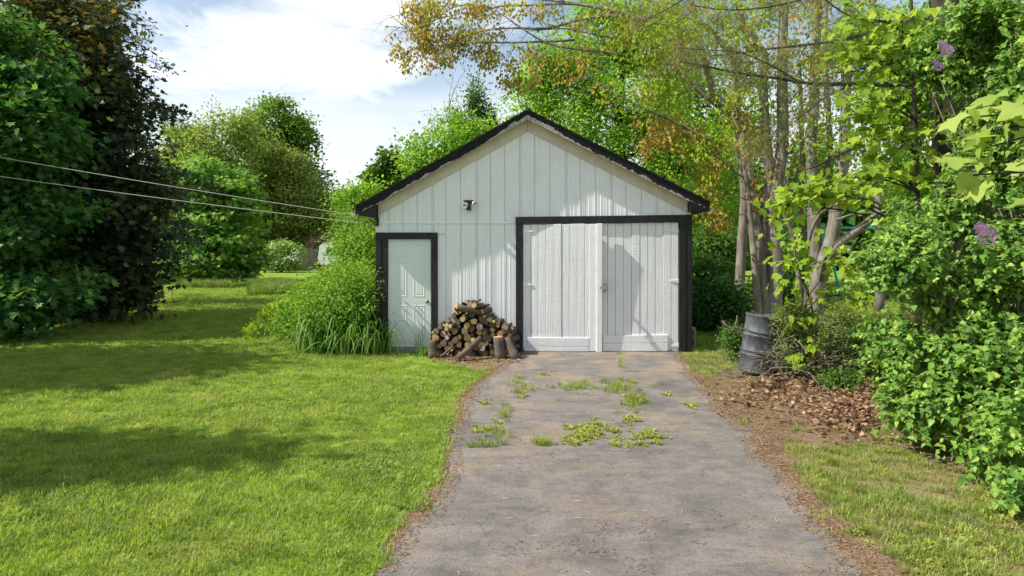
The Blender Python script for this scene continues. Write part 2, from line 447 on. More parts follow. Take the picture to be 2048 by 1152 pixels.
def crown_points(rng, blobs, n, shell=0.35, gap=0.40, gscale=0.9, rough=0.30):
    """clump centres through a set of ellipsoids, denser near the surface, with gaps"""
    w = np.array([(b[1][0] * b[1][1] * b[1][2]) ** 0.67 * (b[2] if len(b) > 2 else 1) for b in blobs]); w = w / w.sum()
    PP, OO = [], []
    got = 0; tries = 0
    seed = int(rng.integers(1, 90))
    while got < n and tries < 30:
        tries += 1
        m = max(200, int((n - got) * 2.2))
        bi = rng.choice(len(blobs), m, p=w)
        C = np.array([blobs[i][0] for i in range(len(blobs))])[bi]; R = np.array([blobs[i][1] for i in range(len(blobs))])[bi]
        D = unit(rng.normal(size=(m, 3)))
        bump = 1 + rough * 2 * (vnoise(D * 1.0 + C * 0.7, 2.1, seed) - 0.5) + rough * (vnoise(D + C, 5.0, seed + 1) - 0.5)
        r = (shell ** 3 + (1 - shell ** 3) * rng.random(m)) ** (1 / 3.0) * bump
        P = C + D * R * r[:, None]
        keep = (vnoise(P, gscale, seed + 2) * 0.65 + vnoise(P, gscale * 2.3, seed + 3) * 0.35 > gap) & (P[:, 2] > 0.05)
        PP.append(P[keep]); OO.append(unit(D[keep] * R[keep])); got += keep.sum()
    P = np.concatenate(PP)[:n]; O = np.concatenate(OO)[:n]
    return P, O

def foliage(rng, C, OUT, per, cr, size, template=LEAF2, flat=0.6, droop=0.35, up=0.55, tint_c=0.5, tint_v=0.22, tint_fn=None):
    m = len(C) * per
    Cc = np.repeat(C, per, axis=0); O = np.repeat(OUT, per, axis=0)
    off = rng.normal(size=(m, 3)) * cr * np.array((1, 1, flat))
    P = Cc + off
    N = unit(np.array((0, 0, up)) + 0.45 * O + 0.55 * rng.normal(size=(m, 3)) * 0.7 + unit(off) * 0.25)
    T = unit(O * 0.35 + unit(off) * 0.5 + rng.normal(size=(m, 3)) * 0.45 + np.array((0, 0, -droop)))
    S = size * (0.6 + 0.7 * rng.random(m))
    tc_ = np.repeat(tint_c + tint_v * rng.normal(size=len(C)) * 0.8, per)
    if tint_fn is not None:
        tc_ = tc_ + tint_fn(P)
    tint = tc_ + tint_v * 0.7 * rng.normal(size=m)
    P[:, 2] = np.maximum(P[:, 2], 0.02)
    return place_leaves(P, N, T, S, tint, template)

def tube_arrays(tubes, sides=7, knob=0.0, seed=0):
    """tubes: list of (points, radii) -> V, T"""
    rng = np.random.default_rng(seed + 5)
    VV, TT = [], []; base = 0
    for pts, rad in tubes:
        P = np.asarray(pts, dtype=float); R = np.asarray(rad, dtype=float)
        n = len(P)
        d = np.gradient(P, axis=0) if n > 2 else np.repeat((P[1:] - P[:1]), 2, axis=0)
        d = unit(d)
        ref = np.array((0.31, 0.83, 0.46)) if abs(d[0][2]) > 0.7 else np.array((0, 0, 1.0))
        a = np.linspace(0, 2 * np.pi, sides, endpoint=False)
        B1 = unit(np.cross(d, ref)); B2 = np.cross(d, B1)
        rr = R[:, None] * (1 + knob * rng.normal(size=(n, sides)))
        ring = P[:, None, :] + rr[..., None] * (np.cos(a)[None, :, None] * B1[:, None, :] + np.sin(a)[None, :, None] * B2[:, None, :])
        VV.append(ring.reshape(-1, 3))
        i = np.arange(n - 1)[:, None] * sides + np.arange(sides)[None]
        j = np.arange(n - 1)[:, None] * sides + (np.arange(sides)[None] + 1) % sides
        q = np.stack([i, j, j + sides, i, j + sides, i + sides], axis=-1).reshape(-1, 3)
        TT.append(q + base)
        # cap the end
        e = base + (n - 1) * sides
        TT.append(np.array([(e, e + k, e + k + 1) for k in range(1, sides - 1)]))
        TT.append(np.array([(base, base + k + 1, base + k) for k in range(1, sides - 1)]))
        base += n * sides
    return np.concatenate(VV), np.concatenate(TT)
def smooth_path(pts, n):
    P = np.asarray(pts, dtype=float)
    s = np.concatenate([[0], np.cumsum(np.linalg.norm(np.diff(P, axis=0), axis=1))])
    t = np.linspace(0, s[-1], n)
    # Catmull-Rom through the points
    out_ = []
    for x in t:
        k = min(max(np.searchsorted(s, x) - 1, 0), len(P) - 2)
        u = (x - s[k]) / max(s[k + 1] - s[k], 1e-9)
        p0 = P[max(k - 1, 0)]; p1 = P[k]; p2 = P[k + 1]; p3 = P[min(k + 2, len(P) - 1)]
        out_.append(0.5 * ((2 * p1) + (p2 - p0) * u + (2 * p0 - 5 * p1 + 4 * p2 - p3) * u * u + (3 * p1 - p0 - 3 * p2 + p3) * u ** 3))
    return np.array(out_)

def limbs_to(rng, trunk, r_top, blobs, C, per_blob=14, thin=1.0):
    """limbs from a trunk polyline to blob centres, branchlets on to clumps"""
    tubes = []
    trunk = np.asarray(trunk)
    for b in blobs:
        c = np.asarray(b[0], dtype=float)
        hd = np.linalg.norm(c[:2] - trunk[-1][:2])
        za = np.clip(c[2] - 0.6 * hd - 0.25 * b[1][2], trunk[0][2] + 0.15 * (trunk[-1][2] - trunk[0][2]), trunk[-1][2] - 0.02)
        k = int(np.clip(np.searchsorted(trunk[:, 2], za), 1, len(trunk) - 1))
        f = (za - trunk[k - 1][2]) / max(trunk[k][2] - trunk[k - 1][2], 1e-6)
        a = trunk[k - 1] + (trunk[k] - trunk[k - 1]) * f
        mid = (a + c) / 2 + np.array((0, 0, -0.12 * hd)) + rng.normal(size=3) * 0.12
        path = smooth_path([a, mid, c, c + (c - mid) * 0.5], 8)
        tubes.append((path, np.linspace(r_top * 0.75, r_top * 0.18, 8) * thin))
        near = np.where(np.sum(((C - c) / (np.asarray(b[1]) * 1.15)) ** 2, axis=1) < 1)[0]
        if len(near):
            for q in rng.choice(near, min(per_blob, len(near)), replace=False):
                s = path[int(rng.integers(2, 8))]
                e = C[q]
                m = (s + e) / 2 + rng.normal(size=3) * 0.1 + np.array((0, 0, 0.06))
                tubes.append((smooth_path([s, m, e], 5), np.linspace(max(0.012, r_top * 0.22), 0.006, 5) * thin))
    return tubes

def tree(name, label, base, trunk_px, r0, r1, blobs, leaf, n, per, cr, size, bark='bark_dark', template=LEAF2, seed=1, group=None, cat='tree',
         shell=0.35, gap=0.40, gscale=0.9, per_blob=14, sides=8, rough=0.30, **fk):
    rng = np.random.default_rng(seed)
    root = thing(name, tuple(base), label, cat, group)
    trunk = smooth_path(trunk_px, 10)
    tubes = [(trunk, np.linspace(r0, r1, 10) * np.array([1.35, 1.08] + [1] * 8))]
    C, O = crown_points(rng, blobs, n, shell, gap, gscale, rough)
    tubes += limbs_to(rng, trunk, r1, blobs, C, per_blob)
    V, T = tube_arrays(tubes, sides, 0.03, seed)
    np_obj('trunk', V, T, MAT[bark], root, smooth=True)
    V, T, t = foliage(rng, C, O, per, cr, size, template, **fk)
    c = np_obj('crown', V, T, MAT[leaf], root, {'tint': t})
    c['kind'] = 'stuff'
    return root

def px_blobs(d, lst, depth=1.0):
    """(u, v, ru, rv[, depth offset]) in photo pixels at distance d -> ellipsoids"""
    r = []
    for q in lst:
        u, v, ru, rv = q[:4]; dd = d + (q[4] if len(q) > 4 else 0.0)
        s = dd / F
        r.append((wp(u, v, dd), (ru * s, (ru + rv) * 0.5 * s * depth, rv * s)))
    return r

def scatter(name, P, rz, scl, variants, idx, mat=None, tilt=None, parent=None):
    """geometry-node scatter of small meshes over points"""
    n = len(P)
    me = bpy.data.meshes.new(name)
    me.vertices.add(n); me.vertices.foreach_set('co', np.ascontiguousarray(P, dtype=np.float32).ravel())
    rot = np.zeros((n, 3), dtype=np.float32); rot[:, 2] = rz
    if tilt is not None:
        rot[:, :2] = tilt
    a = me.attributes.new('rot', 'FLOAT_VECTOR', 'POINT'); a.data.foreach_set('vector', rot.ravel())
    a = me.attributes.new('scl', 'FLOAT', 'POINT'); a.data.foreach_set('value', np.ascontiguousarray(scl, dtype=np.float32))
    a = me.attributes.new('idx', 'INT', 'POINT'); a.data.foreach_set('value', np.ascontiguousarray(idx, dtype=np.int32))
    if mat: me.materials.append(mat)
    me.update()
    o = put(bpy.data.objects.new(name, me), parent)
    ng = bpy.data.node_groups.new(name + '_scatter', 'GeometryNodeTree')
    ng.interface.new_socket('Geometry', in_out='INPUT', socket_type='NodeSocketGeometry')
    ng.interface.new_socket('Geometry', in_out='OUTPUT', socket_type='NodeSocketGeometry')
    N = ng.nodes.new; L = ng.links.new
    gi = N('NodeGroupInput'); go = N('NodeGroupOutput'); jn = N('GeometryNodeJoinGeometry')
    def named(kind, nm):
        x = N('GeometryNodeInputNamedAttribute'); x.data_type = kind; x.inputs['Name'].default_value = nm
        return x.outputs[0]
    R = named('FLOAT_VECTOR', 'rot'); S = named('FLOAT', 'scl'); I = named('INT', 'idx')
    er = N('FunctionNodeEulerToRotation'); L(R, er.inputs[0])
    for k, vo in enumerate(variants):
        oi = N('GeometryNodeObjectInfo'); oi.inputs['Object'].default_value = vo; oi.inputs['As Instance'].default_value = True
        cp = N('FunctionNodeCompare'); cp.data_type = 'INT'; cp.operation = 'EQUAL'
        ai = [s for s in cp.inputs if s.type == 'INT']
        L(I, ai[0]); ai[1].default_value = k
        ip = N('GeometryNodeInstanceOnPoints')
        L(gi.outputs[0], ip.inputs['Points']); L(cp.outputs[0], ip.inputs['Selection']); L(oi.outputs['Geometry'], ip.inputs['Instance'])
        L(er.outputs[0], ip.inputs['Rotation']); L(S, ip.inputs['Scale'])
        L(ip.outputs[0], jn.inputs[0])
    L(jn.outputs[0], go.inputs[0])
    md = o.modifiers.new('scatter', 'NODES'); md.node_group = ng
    o['kind'] = 'stuff'
    return o

def tuft(name, rng, n, rad, h, w, mat, lean=0.5, broad=False):
    """a tuft of bent blades standing at the origin (kept out of the scene: scattered only)"""
    VV, TT = [], []
    tt = []
    for i in range(n):
        a = rng.random() * 6.283; r = rad * math.sqrt(rng.random())
        p = np.array((r * math.cos(a), r * math.sin(a), -0.005))
        hh = h * (0.5 + 0.7 * rng.random()); ln = lean * hh * (0.2 + rng.random()); la = a + rng.normal() * 1.2
        dr = np.array((math.cos(la), math.sin(la), 0)); sd = np.array((-dr[1], dr[0], 0)) * w * (0.6 + 0.7 * rng.random())
        m = p + dr * ln * 0.3 + np.array((0, 0, hh * 0.6)); t = p + dr * ln + np.array((0, 0, hh * (0.95 if not broad else 0.8)))
        k = len(VV)
        wide = 1.0 if not broad else 1.5
        VV += [p - sd * 0.6, p + sd * 0.6, m - sd * wide, m + sd * wide, t]
        TT += [(k, k + 1, k + 3), (k, k + 3, k + 2), (k + 2, k + 3, k + 4)]
        q = rng.random(); tt += [q * 0.8, q * 0.8, q, q, min(1, q + 0.15)]
    return bpy.data.objects.new(name, np_mesh(name, np.array(VV), np.array(TT), mat, {'tint': tt}))
# ------------------------------------------------------------------ ground, driveway, soil
RG = np.random.default_rng(11)
b = MB('lawn_soil'); p = b.pos()
n1 = b.noise(p, 0.35, 5, 0.6); n2 = b.noise(p, 3.0, 6, 0.7); n3 = b.noise(p, 40, 3, 0.6)
far = b.ramp(n1, [(0.3, (0.15, 0.25, 0.024)), (0.55, (0.22, 0.32, 0.035)), (0.75, (0.27, 0.33, 0.05))])
col = b.mix(b.ramp(n2, [(0.5, 0.0), (0.75, 0.5)]), far, (0.20, 0.19, 0.06))
col = b.mix(b.ramp(n3, [(0.3, 0.4), (0.6, 0.0)]), col, (0.06, 0.10, 0.014))
b.set(col, 0.95, spec=0.1); b.bump(n3, 0.6, 0.03); MAT['lawn'] = b.m
b = MB('bare_soil'); p = b.pos()
n1 = b.noise(p, 2.4, 6, 0.65); n2 = b.noise(p, 45, 4, 0.7); n3 = b.noise(p, 9, 5, 0.65)
col = b.ramp(n1, [(0.3, (0.115, 0.075, 0.046)), (0.5, (0.21, 0.145, 0.088)), (0.72, (0.29, 0.205, 0.125))])
col = b.mix(b.ramp(n2, [(0.35, 0.6), (0.55, 0.0)]), col, (0.07, 0.045, 0.03))
col = b.mix(b.ramp(n3, [(0.55, 0.0), (0.75, 0.5)]), col, (0.33, 0.26, 0.15))
b.set(col, 0.95, spec=0.08); b.bump(n2, 0.8, 0.02); MAT['soil'] = b.m
b = MB('worn_asphalt'); p = b.pos()
n0 = b.noise(p, 1.1, 6, 0.62, (1, 1.0, 1), 0.5); n1 = b.noise(p, 2.3, 7, 0.68, (1, 1.2, 1), 0.4); n2 = b.noise(p, 70, 5, 0.8); n3 = b.noise(p, 0.75, 4, 0.6); n4 = b.noise(p, 14, 8, 0.8)
vo = b.n('ShaderNodeTexVoronoi'); vo.inputs['Scale'].default_value = 95; b.l(p, vo.inputs['Vector'])
col = b.ramp(n1, [(0.28, (0.125, 0.115, 0.110)), (0.5, (0.215, 0.192, 0.175)), (0.72, (0.30, 0.262, 0.228))])
sy = b.n('ShaderNodeSeparateXYZ'); b.l(p, sy.inputs[0])
near_door = b.n('ShaderNodeMapRange'); near_door.inputs['From Min'].default_value = 5.0; near_door.inputs['From Max'].default_value = 13.0
b.l(sy.outputs[1], near_door.inputs['Value'])
sand = b.math('ADD', n0, b.math('MULTIPLY', near_door.outputs[0], 0.07))
col = b.mix(b.ramp(sand, [(0.51, 0.0), (0.70, 0.8)]), col, (0.35, 0.27, 0.185))
col = b.mix(b.ramp(n4, [(0.56, 0.0), (0.74, 0.5)]), col, (0.29, 0.22, 0.15))
col = b.mix(b.ramp(n3, [(0.30, 0.45), (0.45, 0.0)]), col, (0.085, 0.083, 0.085))
col = b.mix(b.ramp(n2, [(0.34, 0.75), (0.52, 0.0)]), col, (0.06, 0.058, 0.056))
col = b.mix(b.ramp(vo.outputs['Distance'], [(0.05, 0.35), (0.22, 0.0)]), col, (0.40, 0.37, 0.33))
sk = b.noise(p, 5.0, 7, 0.75, (0.55, 1.9, 1), 0.6)
col = b.mix(b.ramp(sk, [(0.33, 0.55), (0.47, 0.0)]), col, (0.095, 0.090, 0.088))
col = b.mix(b.ramp(sk, [(0.56, 0.0), (0.70, 0.35)]), col, (0.36, 0.32, 0.28))
wv = b.n('ShaderNodeVectorMath', operation='ADD'); nv = b.n('ShaderNodeTexNoise'); nv.inputs['Scale'].default_value = 1.6; nv.inputs['Detail'].default_value = 5; b.l(p, nv.inputs['Vector'])
b.l(p, wv.inputs[0]); b.l(nv.outputs['Color'], wv.inputs[1])
vc = b.n('ShaderNodeTexVoronoi', feature='DISTANCE_TO_EDGE'); vc.inputs['Scale'].default_value = 0.55; b.l(wv.outputs[0], vc.inputs['Vector'])
crk = b.math('MULTIPLY', b.ramp(vc.outputs['Distance'], [(0.004, 1.0), (0.012, 0.0)]), b.ramp(b.noise(p, 1.3, 4, 0.6), [(0.50, 0.0), (0.62, 0.4)]))
col = b.mix(crk, col, (0.055, 0.050, 0.045))
b.set(col, 0.92, spec=0.12); b.bump(b.math('ADD', n2, b.math('MULTIPLY', n4, 0.8)), 0.9, 0.012); MAT['asphalt'] = b.m

def wobble(path, amp, seed, step=0.06):
    """resample a ground polyline finely and push it sideways with noise"""
    P = np.asarray(path, dtype=float)[:, :2]
    s = np.concatenate([[0], np.cumsum(np.linalg.norm(np.diff(P, axis=0), axis=1))])
    t = np.arange(0, s[-1], step)
    Q = np.stack([np.interp(t, s, P[:, 0]), np.interp(t, s, P[:, 1])], axis=1)
    q3 = np.concatenate([Q, np.zeros((len(Q), 1))], axis=1)
    Q[:, 0] += amp * 2 * (vnoise(q3, 1.3, seed) - 0.5) + amp * 1.2 * (vnoise(q3, 5.0, seed + 1) - 0.5) + amp * 0.6 * (vnoise(q3, 16, seed + 2) - 0.5)
    return Q
L_PX = [(1034, 703), (1022, 724), (985, 746), (948, 770), (928, 800), (920, 835), (909, 880), (913, 925), (900, 960), (862, 1000), (822, 1060), (792, 1120), (776, 1152)]
R_PX = [(1354, 703), (1366, 730), (1398, 768), (1430, 806), (1455, 832), (1482, 860), (1520, 900), (1548, 940), (1586, 985), (1618, 1020), (1660, 1080), (1702, 1152)]
left_edge = [gp(*q) for q in L_PX] + [np.array((-0.98, 3.0, 0)), np.array((-1.2, 0.0, 0)), np.array((-1.3, -8.0, 0))]
right_edge = [gp(*q) for q in R_PX] + [np.array((2.15, 3.0, 0)), np.array((2.3, 0.0, 0)), np.array((2.4, -8.0, 0))]
def fill_between(name, A, Bp, z, mat, n=240):
    """a sheet between two edge polylines that both run away from the garage"""
    def res(Q):
        s = np.concatenate([[0], np.cumsum(np.linalg.norm(np.diff(Q, axis=0), axis=1))]); t = np.linspace(0, s[-1], n)
        return np.stack([np.interp(t, s, Q[:, 0]), np.interp(t, s, Q[:, 1])], axis=1)
    A, Bp = res(A), res(Bp)
    k = 6
    V = []
    for i in range(n):
        for j in range(k + 1):
            q = A[i] + (Bp[i] - A[i]) * j / k
            V.append((q[0], q[1], z))
    Fc = [(i * (k + 1) + j, (i + 1) * (k + 1) + j, (i + 1) * (k + 1) + j + 1, i * (k + 1) + j + 1) for i in range(n - 1) for j in range(k)]
    return mesh_obj(name, V, Fc, mat), np.concatenate([A, Bp[::-1]])
ground = mesh_obj('ground', [(-500, -60, 0), (500, -60, 0), (500, 900, 0), (-500, 900, 0)], [(0, 1, 2, 3)], MAT['lawn'])
tag(ground, 'wide green lawn around the garage', 'lawn', kind='structure')
LE = wobble(left_edge, 0.07, 3); RE = wobble(right_edge, 0.10, 7)
drive, DRIVE = fill_between('driveway', LE, RE, 0.008, MAT['asphalt'])
tag(drive, 'worn grey asphalt driveway with sandy patches', 'driveway', kind='structure')
# bare soil strips along the driveway and the leaf-strewn bed on its far side
SL = wobble([q + np.array((-0.09, 0, 0)) for q in left_edge], 0.08, 21)
def strip(name, A, Bp, z, label):
    o, poly = fill_between(name, A, Bp, z, MAT['soil'])
    tag(o, label, 'soil', kind='structure')
    return poly
SOIL_L = strip('soil_strip', SL, LE + np.array((0.12, 0)), 0.004, 'narrow strip of bare brown soil along the lawn edge of the driveway')
wide = [0.0, 0.06, 0.20, 0.45, 0.60, 0.55, 0.34, 0.20, 0.16, 0.18, 0.22, 0.30, 0.3, 0.3, 0.3]
SR = wobble([q + np.array((w, 0, 0)) for q, w in zip(right_edge, wide)], 0.16, 33)
SOIL_R = strip('soil_strip', RE - np.array((0.12, 0)), SR, 0.004, 'strip of bare brown soil between the driveway and the lilac')
bed_px = [(1400, 770), (1440, 742), (1500, 735), (1560, 700), (1680, 690), (1800, 700), (1880, 760), (1900, 860), (1960, 960), (1860, 930), (1760, 880), (1640, 900), (1540, 870), (1470, 820)]
BED = np.array([gp(*q)[:2] for q in bed_px])
bw = wobble(np.concatenate([BED, BED[:1]]), 0.12, 41, 0.12)
c0 = bw.mean(axis=0)
bed = mesh_obj('soil_bed', [(c0[0], c0[1], 0.006)] + [(x, y, 0.006) for x, y in bw], [(0, 1 + i, 1 + (i + 1) % len(bw)) for i in range(len(bw))], MAT['soil'])
tag(bed, 'dark soil under the brush heap and lilac', 'soil', kind='structure')
pile_px = [(862, 700), (1000, 692), (1046, 700), (1050, 722), (1005, 742), (965, 742), (900, 728), (855, 716)]
PB = wobble(np.array([gp(*q) for q in pile_px + pile_px[:1]]), 0.10, 47, 0.08)
c1_ = PB.mean(axis=0)
bed2 = mesh_obj('soil_bed', [(c1_[0], c1_[1], 0.005)] + [(x, y, 0.005) for x, y in PB], [(0, 1 + i, 1 + (i + 1) % len(PB)) for i in range(len(PB))], MAT['soil'])
tag(bed2, 'bare brown patch of soil in front of the woodpile', 'soil', kind='structure')
# pale gravel by the swing frame
gv = wobble(np.array([gp(*q) for q in [(1600, 594), (1700, 590), (1800, 589), (1830, 595), (1790, 602), (1690, 603), (1610, 602), (1600, 594)]]), 0.5, 51, 0.4)
cg = gv.mean(axis=0)
MAT['gravel'] = plain('pale_gravel', (0.40, 0.36, 0.34), 0.95, var=0.35, scale=20, bump=0.5, spec=0.1)
tag(mesh_obj('gravel_patch', [(cg[0], cg[1], 0.004)] + [(x, y, 0.004) for x, y in gv], [(0, 1 + i, 1 + (i + 1) % len(gv)) for i in range(len(gv))], MAT['gravel']),
    'pale gravel under the teal swing frame', 'gravel', kind='structure')

# thin worn turf on the lilac side of the driveway
b = MB('worn_turf'); p = b.pos()
n1 = b.noise(p, 1.5, 6, 0.65); n2 = b.noise(p, 42, 4, 0.7); n3 = b.noise(p, 7, 5, 0.65)
col = b.ramp(n1, [(0.35, (0.17, 0.19, 0.04)), (0.5, (0.23, 0.19, 0.085)), (0.65, (0.24, 0.165, 0.10))])
col = b.mix(b.ramp(n3, [(0.5, 0.0), (0.7, 0.6)]), col, (0.33, 0.26, 0.14))
col = b.mix(b.ramp(n2, [(0.35, 0.6), (0.55, 0.0)]), col, (0.085, 0.065, 0.035))
b.set(col, 0.95, spec=0.08); b.bump(n2, 0.8, 0.02); MAT['turf'] = b.m
vg = wobble([(2.9, 13.4), (9.0, 13.6), (9.5, 8.0), (7.5, 3.0), (4.5, -2.0), (1.9, -2.0), (1.9, 4.0), (2.2, 8.0), (2.6, 12.0), (2.9, 13.4)], 0.1, 57, 0.15)
cv = np.array((4.2, 7.0))
verge = mesh_obj('verge', [(cv[0], cv[1], 0.0025)] + [(x, y, 0.0025) for x, y in vg], [(0, 1 + i, 1 + (i + 1) % len(vg)) for i in range(len(vg))], MAT['turf'])
tag(verge, 'thin worn turf between the driveway and the lilac', 'verge', kind='structure')

# ---- grass
def grass_mat(name, stops, dry):
    b = MB(name)
    p = b.pos(); t = b.attr('tint')
    rnd = b.n('ShaderNodeObjectInfo').outputs['Random']
    big = b.noise(p, 0.8, 4, 0.6); mid = b.noise(p, 3.2, 4, 0.65)
    f = b.math('ADD', b.math('MULTIPLY', t, 0.45), b.math('MULTIPLY', rnd, 0.25))
    f = b.math('ADD', f, b.math('MULTIPLY', mid, 0.45), True)
    col = b.ramp(f, stops)
    col = b.mix(b.ramp(big, [(0.52, 0.0), (0.72, 0.65)]), col, dry)
    col = b.mix(b.ramp(b.noise(p, 2.1, 5, 0.7), [(0.34, 0.7), (0.52, 0.0)]), col, (dry[0] * 0.22, dry[1] * 0.42, dry[2] * 0.18))
    b.set(col, 0.5, spec=0.3)
    tr = b.n('ShaderNodeBsdfTranslucent')
    b.l(b.mix(1.0, col, (1.5, 1.45, 0.6), 'MULTIPLY'), tr.inputs['Color'])
    mx = b.n('ShaderNodeMixShader'); mx.inputs[0].default_value = 0.45
    b.l(b.p.outputs[0], mx.inputs[1]); b.l(tr.outputs[0], mx.inputs[2]); b.l(mx.outputs[0], b.o.inputs['Surface'])
    return b.m
MAT['grass'] = grass_mat('lawn_grass_blade', [(0.2, (0.10, 0.185, 0.020)), (0.5, (0.235, 0.345, 0.050)), (0.85, (0.41, 0.47, 0.13))], (0.47, 0.45, 0.17))
MAT['grass_dry'] = grass_mat('thin_dry_grass_blade', [(0.2, (0.11, 0.175, 0.025)), (0.5, (0.21, 0.28, 0.05)), (0.85, (0.36, 0.36, 0.12))], (0.33, 0.30, 0.12))
MAT['grass_tall'] = grass_mat('tall_meadow_grass_blade', [(0.2, (0.08, 0.16, 0.03)), (0.5, (0.15, 0.26, 0.045)), (0.85, (0.25, 0.32, 0.08))], (0.30, 0.28, 0.12))
GV = [tuft('grass_tuft_%d' % k, RG, 40, 0.085, 0.038, 0.0026, MAT['grass'], 0.8) for k in range(6)]
def keep_off(x, y):
    ok = ~in_poly(x, y, DRIVE)
    ok &= ~((x > -2.62) & (x < 3.42) & (y > 12.98) & (y < 20.5))
    return ok
bands = [(2.9, 5.5, 330, 1.0), (5.5, 8, 260, 1.0), (8, 13, 170, 1.1), (13, 22, 85, 1.35), (22, 40, 32, 2.0)]
PX, SC = [], []
for d0, d1, den_, s_ in bands:
    w1 = d1 * 0.76 + 1.0
    n = int((d1 - d0) * 2 * w1 * den_)
    x = (RG.random(n) * 2 - 1) * w1; y = d0 + (d1 - d0) * RG.random(n)
    k = keep_off(x, y) & (np.abs(x) < y * 0.76 + 1.0)
    PX.append(np.stack([x[k], y[k]], axis=1)); SC.append(np.full(k.sum(), s_))
XY = np.concatenate(PX); SC = np.concatenate(SC)
q3 = np.concatenate([XY, np.zeros((len(XY), 1))], axis=1)
soil = in_poly(XY[:, 0], XY[:, 1], SOIL_L) | in_poly(XY[:, 0], XY[:, 1], SOIL_R) | in_poly(XY[:, 0], XY[:, 1], BED) | in_poly(XY[:, 0], XY[:, 1], PB)
rside = XY[:, 0] > np.interp(XY[:, 1], [0, 4, 7, 9, 11, 13, 40], [2.1, 2.1, 2.5, 2.6, 2.7, 2.9, 2.9])
patch = vnoise(q3, 1.6, 5) * 0.6 + vnoise(q3, 5.0, 6) * 0.4
front = (XY[:, 1] > 10.9) & (XY[:, 1] < 13.1) & (XY[:, 0] > -1.9) & (XY[:, 0] < 0.6)
keep = np.where(soil, RG.random(len(XY)) < 0.05, np.where(rside, (patch > 0.37) | (RG.random(len(XY)) < 0.3), (patch > 0.26) | (RG.random(len(XY)) < 0.3)))
keep &= ~(front & (RG.random(len(XY)) < np.interp(XY[:, 1], [10.9, 12.4], [0.1, 0.7])))
# worn edge: thin the sward where the garage lawn meets the path to the side door
main = keep & ~rside
def lawn(name, m, variants, hs, label, seed):
    r = np.random.default_rng(seed)
    n = m.sum()
    P = q3[m]
    o = scatter(name, P, r.random(n) * 6.283, SC[m] * hs * (0.75 + 0.5 * r.random(n)) * (0.8 + 0.5 * vnoise(P, 0.9, 8)), variants, r.integers(0, len(variants), n), tilt=r.normal(size=(n, 2)) * 0.12)
    return tag(o, label, 'grass', kind='stuff')
lawn('lawn_grass', main, GV, 1.0, 'short mown green grass of the lawn', 61)
GD = [tuft('thin_tuft_%d' % k, RG, 20, 0.075, 0.085, 0.0036, MAT['grass_dry'], 0.9) for k in range(4)] + [tuft('green_tuft_%d' % k, RG, 20, 0.07, 0.09, 0.004, MAT['grass'], 0.8) for k in range(3)]
lawn('verge_grass', keep & rside, GD, 0.6, 'thin patchy grass growing beside the driveway', 62)
# taller unmown grass beyond the lawn
GT = [tuft('meadow_tuft_%d' % k, RG, 26, 0.16, 0.42, 0.007, MAT['grass_tall'], 0.45) for k in range(4)]
n = 5200
u = 300 + 330 * RG.random(n); v = np.where(u < 500, 552, 566) + 26 * RG.random(n)
d = F * CAM_H / (v - VH); x = (u - 1024) * d / F
P = np.stack([x, d, np.zeros(n)], axis=1)
edge = vnoise(P, 0.5, 3)
P = P[(edge > 0.3)]
n = len(P)
tag(scatter('meadow_grass', P, RG.random(n) * 6.283, 0.5 + 0.6 * RG.random(n), GT, RG.integers(0, 4, n)), 'tall unmown grass at the far edge of the lawn', 'grass', kind='stuff')

# ---- weeds growing through the driveway
MAT['weed'] = leaf_mat('weed_leaf', [(0.0, (0.085, 0.135, 0.02)), (0.5, (0.16, 0.21, 0.035)), (1.0, (0.29, 0.32, 0.08))], 0.35, gain=1.5)
WV = [tuft('weed_rosette_%d' % k, RG, 18, 0.045, 0.05, 0.0045, MAT['weed'], 1.1, True) for k in range(4)]
WG = [tuft('drive_tuft_%d' % k, RG, 16, 0.05, 0.085, 0.0035, MAT['grass_dry'], 0.9) for k in range(2)] + [tuft('drive_green_tuft_%d' % k, RG, 16, 0.05, 0.085, 0.0035, MAT['grass'], 0.9) for k in range(2)]
spots = [(1145, 775, 32, 9, 40, 1), (1235, 780, 48, 10, 60, 1), (1225, 768, 40, 8, 40, 1), (1275, 806, 24, 12, 40, 1), (1255, 800, 20, 8, 20, 0), (1165, 866, 36, 16, 60, 0), (1215, 862, 34, 14, 46, 0), (1262, 840, 18, 18, 26, 0),
         (1300, 876, 34, 16, 46, 0), (1150, 885, 30, 8, 24, 0), (1245, 890, 40, 6, 18, 0), (1010, 826, 10, 14, 22, 1), (1035, 770, 14, 10, 16, 1), (1060, 780, 24, 5, 14, 1), (1045, 792, 12, 8, 10, 0),
         (1080, 890, 15, 6, 20, 1), (990, 872, 34, 16, 28, 1), (965, 862, 20, 8, 16, 0), (960, 893, 34, 6, 14, 1), (1000, 852, 10, 10, 8, 0), (1243, 728, 4, 8, 8, 1), (1238, 708, 4, 3, 5, 1), (965, 806, 14, 6, 8, 0),
         (1085, 750, 10, 3, 6, 0), (1385, 812, 16, 10, 14, 0), (1040, 758, 8, 3, 6, 1), (1330, 792, 12, 4, 8, 0)]
P, G = [], []
for (u0, v0, ru, rv, n, g) in spots:
    uu = u0 + ru * RG.normal(size=n) * 0.6; vv = v0 + rv * RG.normal(size=n) * 0.6
    for a, c in zip(uu, vv):
        P.append(gp(a, c) + np.array((0, 0, 0.008))); G.append(g)
P = np.array(P); G = np.array(G)
for g, vs, nm, lb in ((0, WV, 'driveway_weeds', 'low broad-leaved weeds growing through cracks in the asphalt'), (1, WG, 'driveway_grass', 'sparse grass tufts growing through the asphalt')):
    m = G == g; k = m.sum()
    tag(scatter(nm, P[m], RG.random(k) * 6.283, 0.4 + 0.6 * RG.random(k), vs, RG.integers(0, len(vs), k)), lb, 'weeds', kind='stuff')
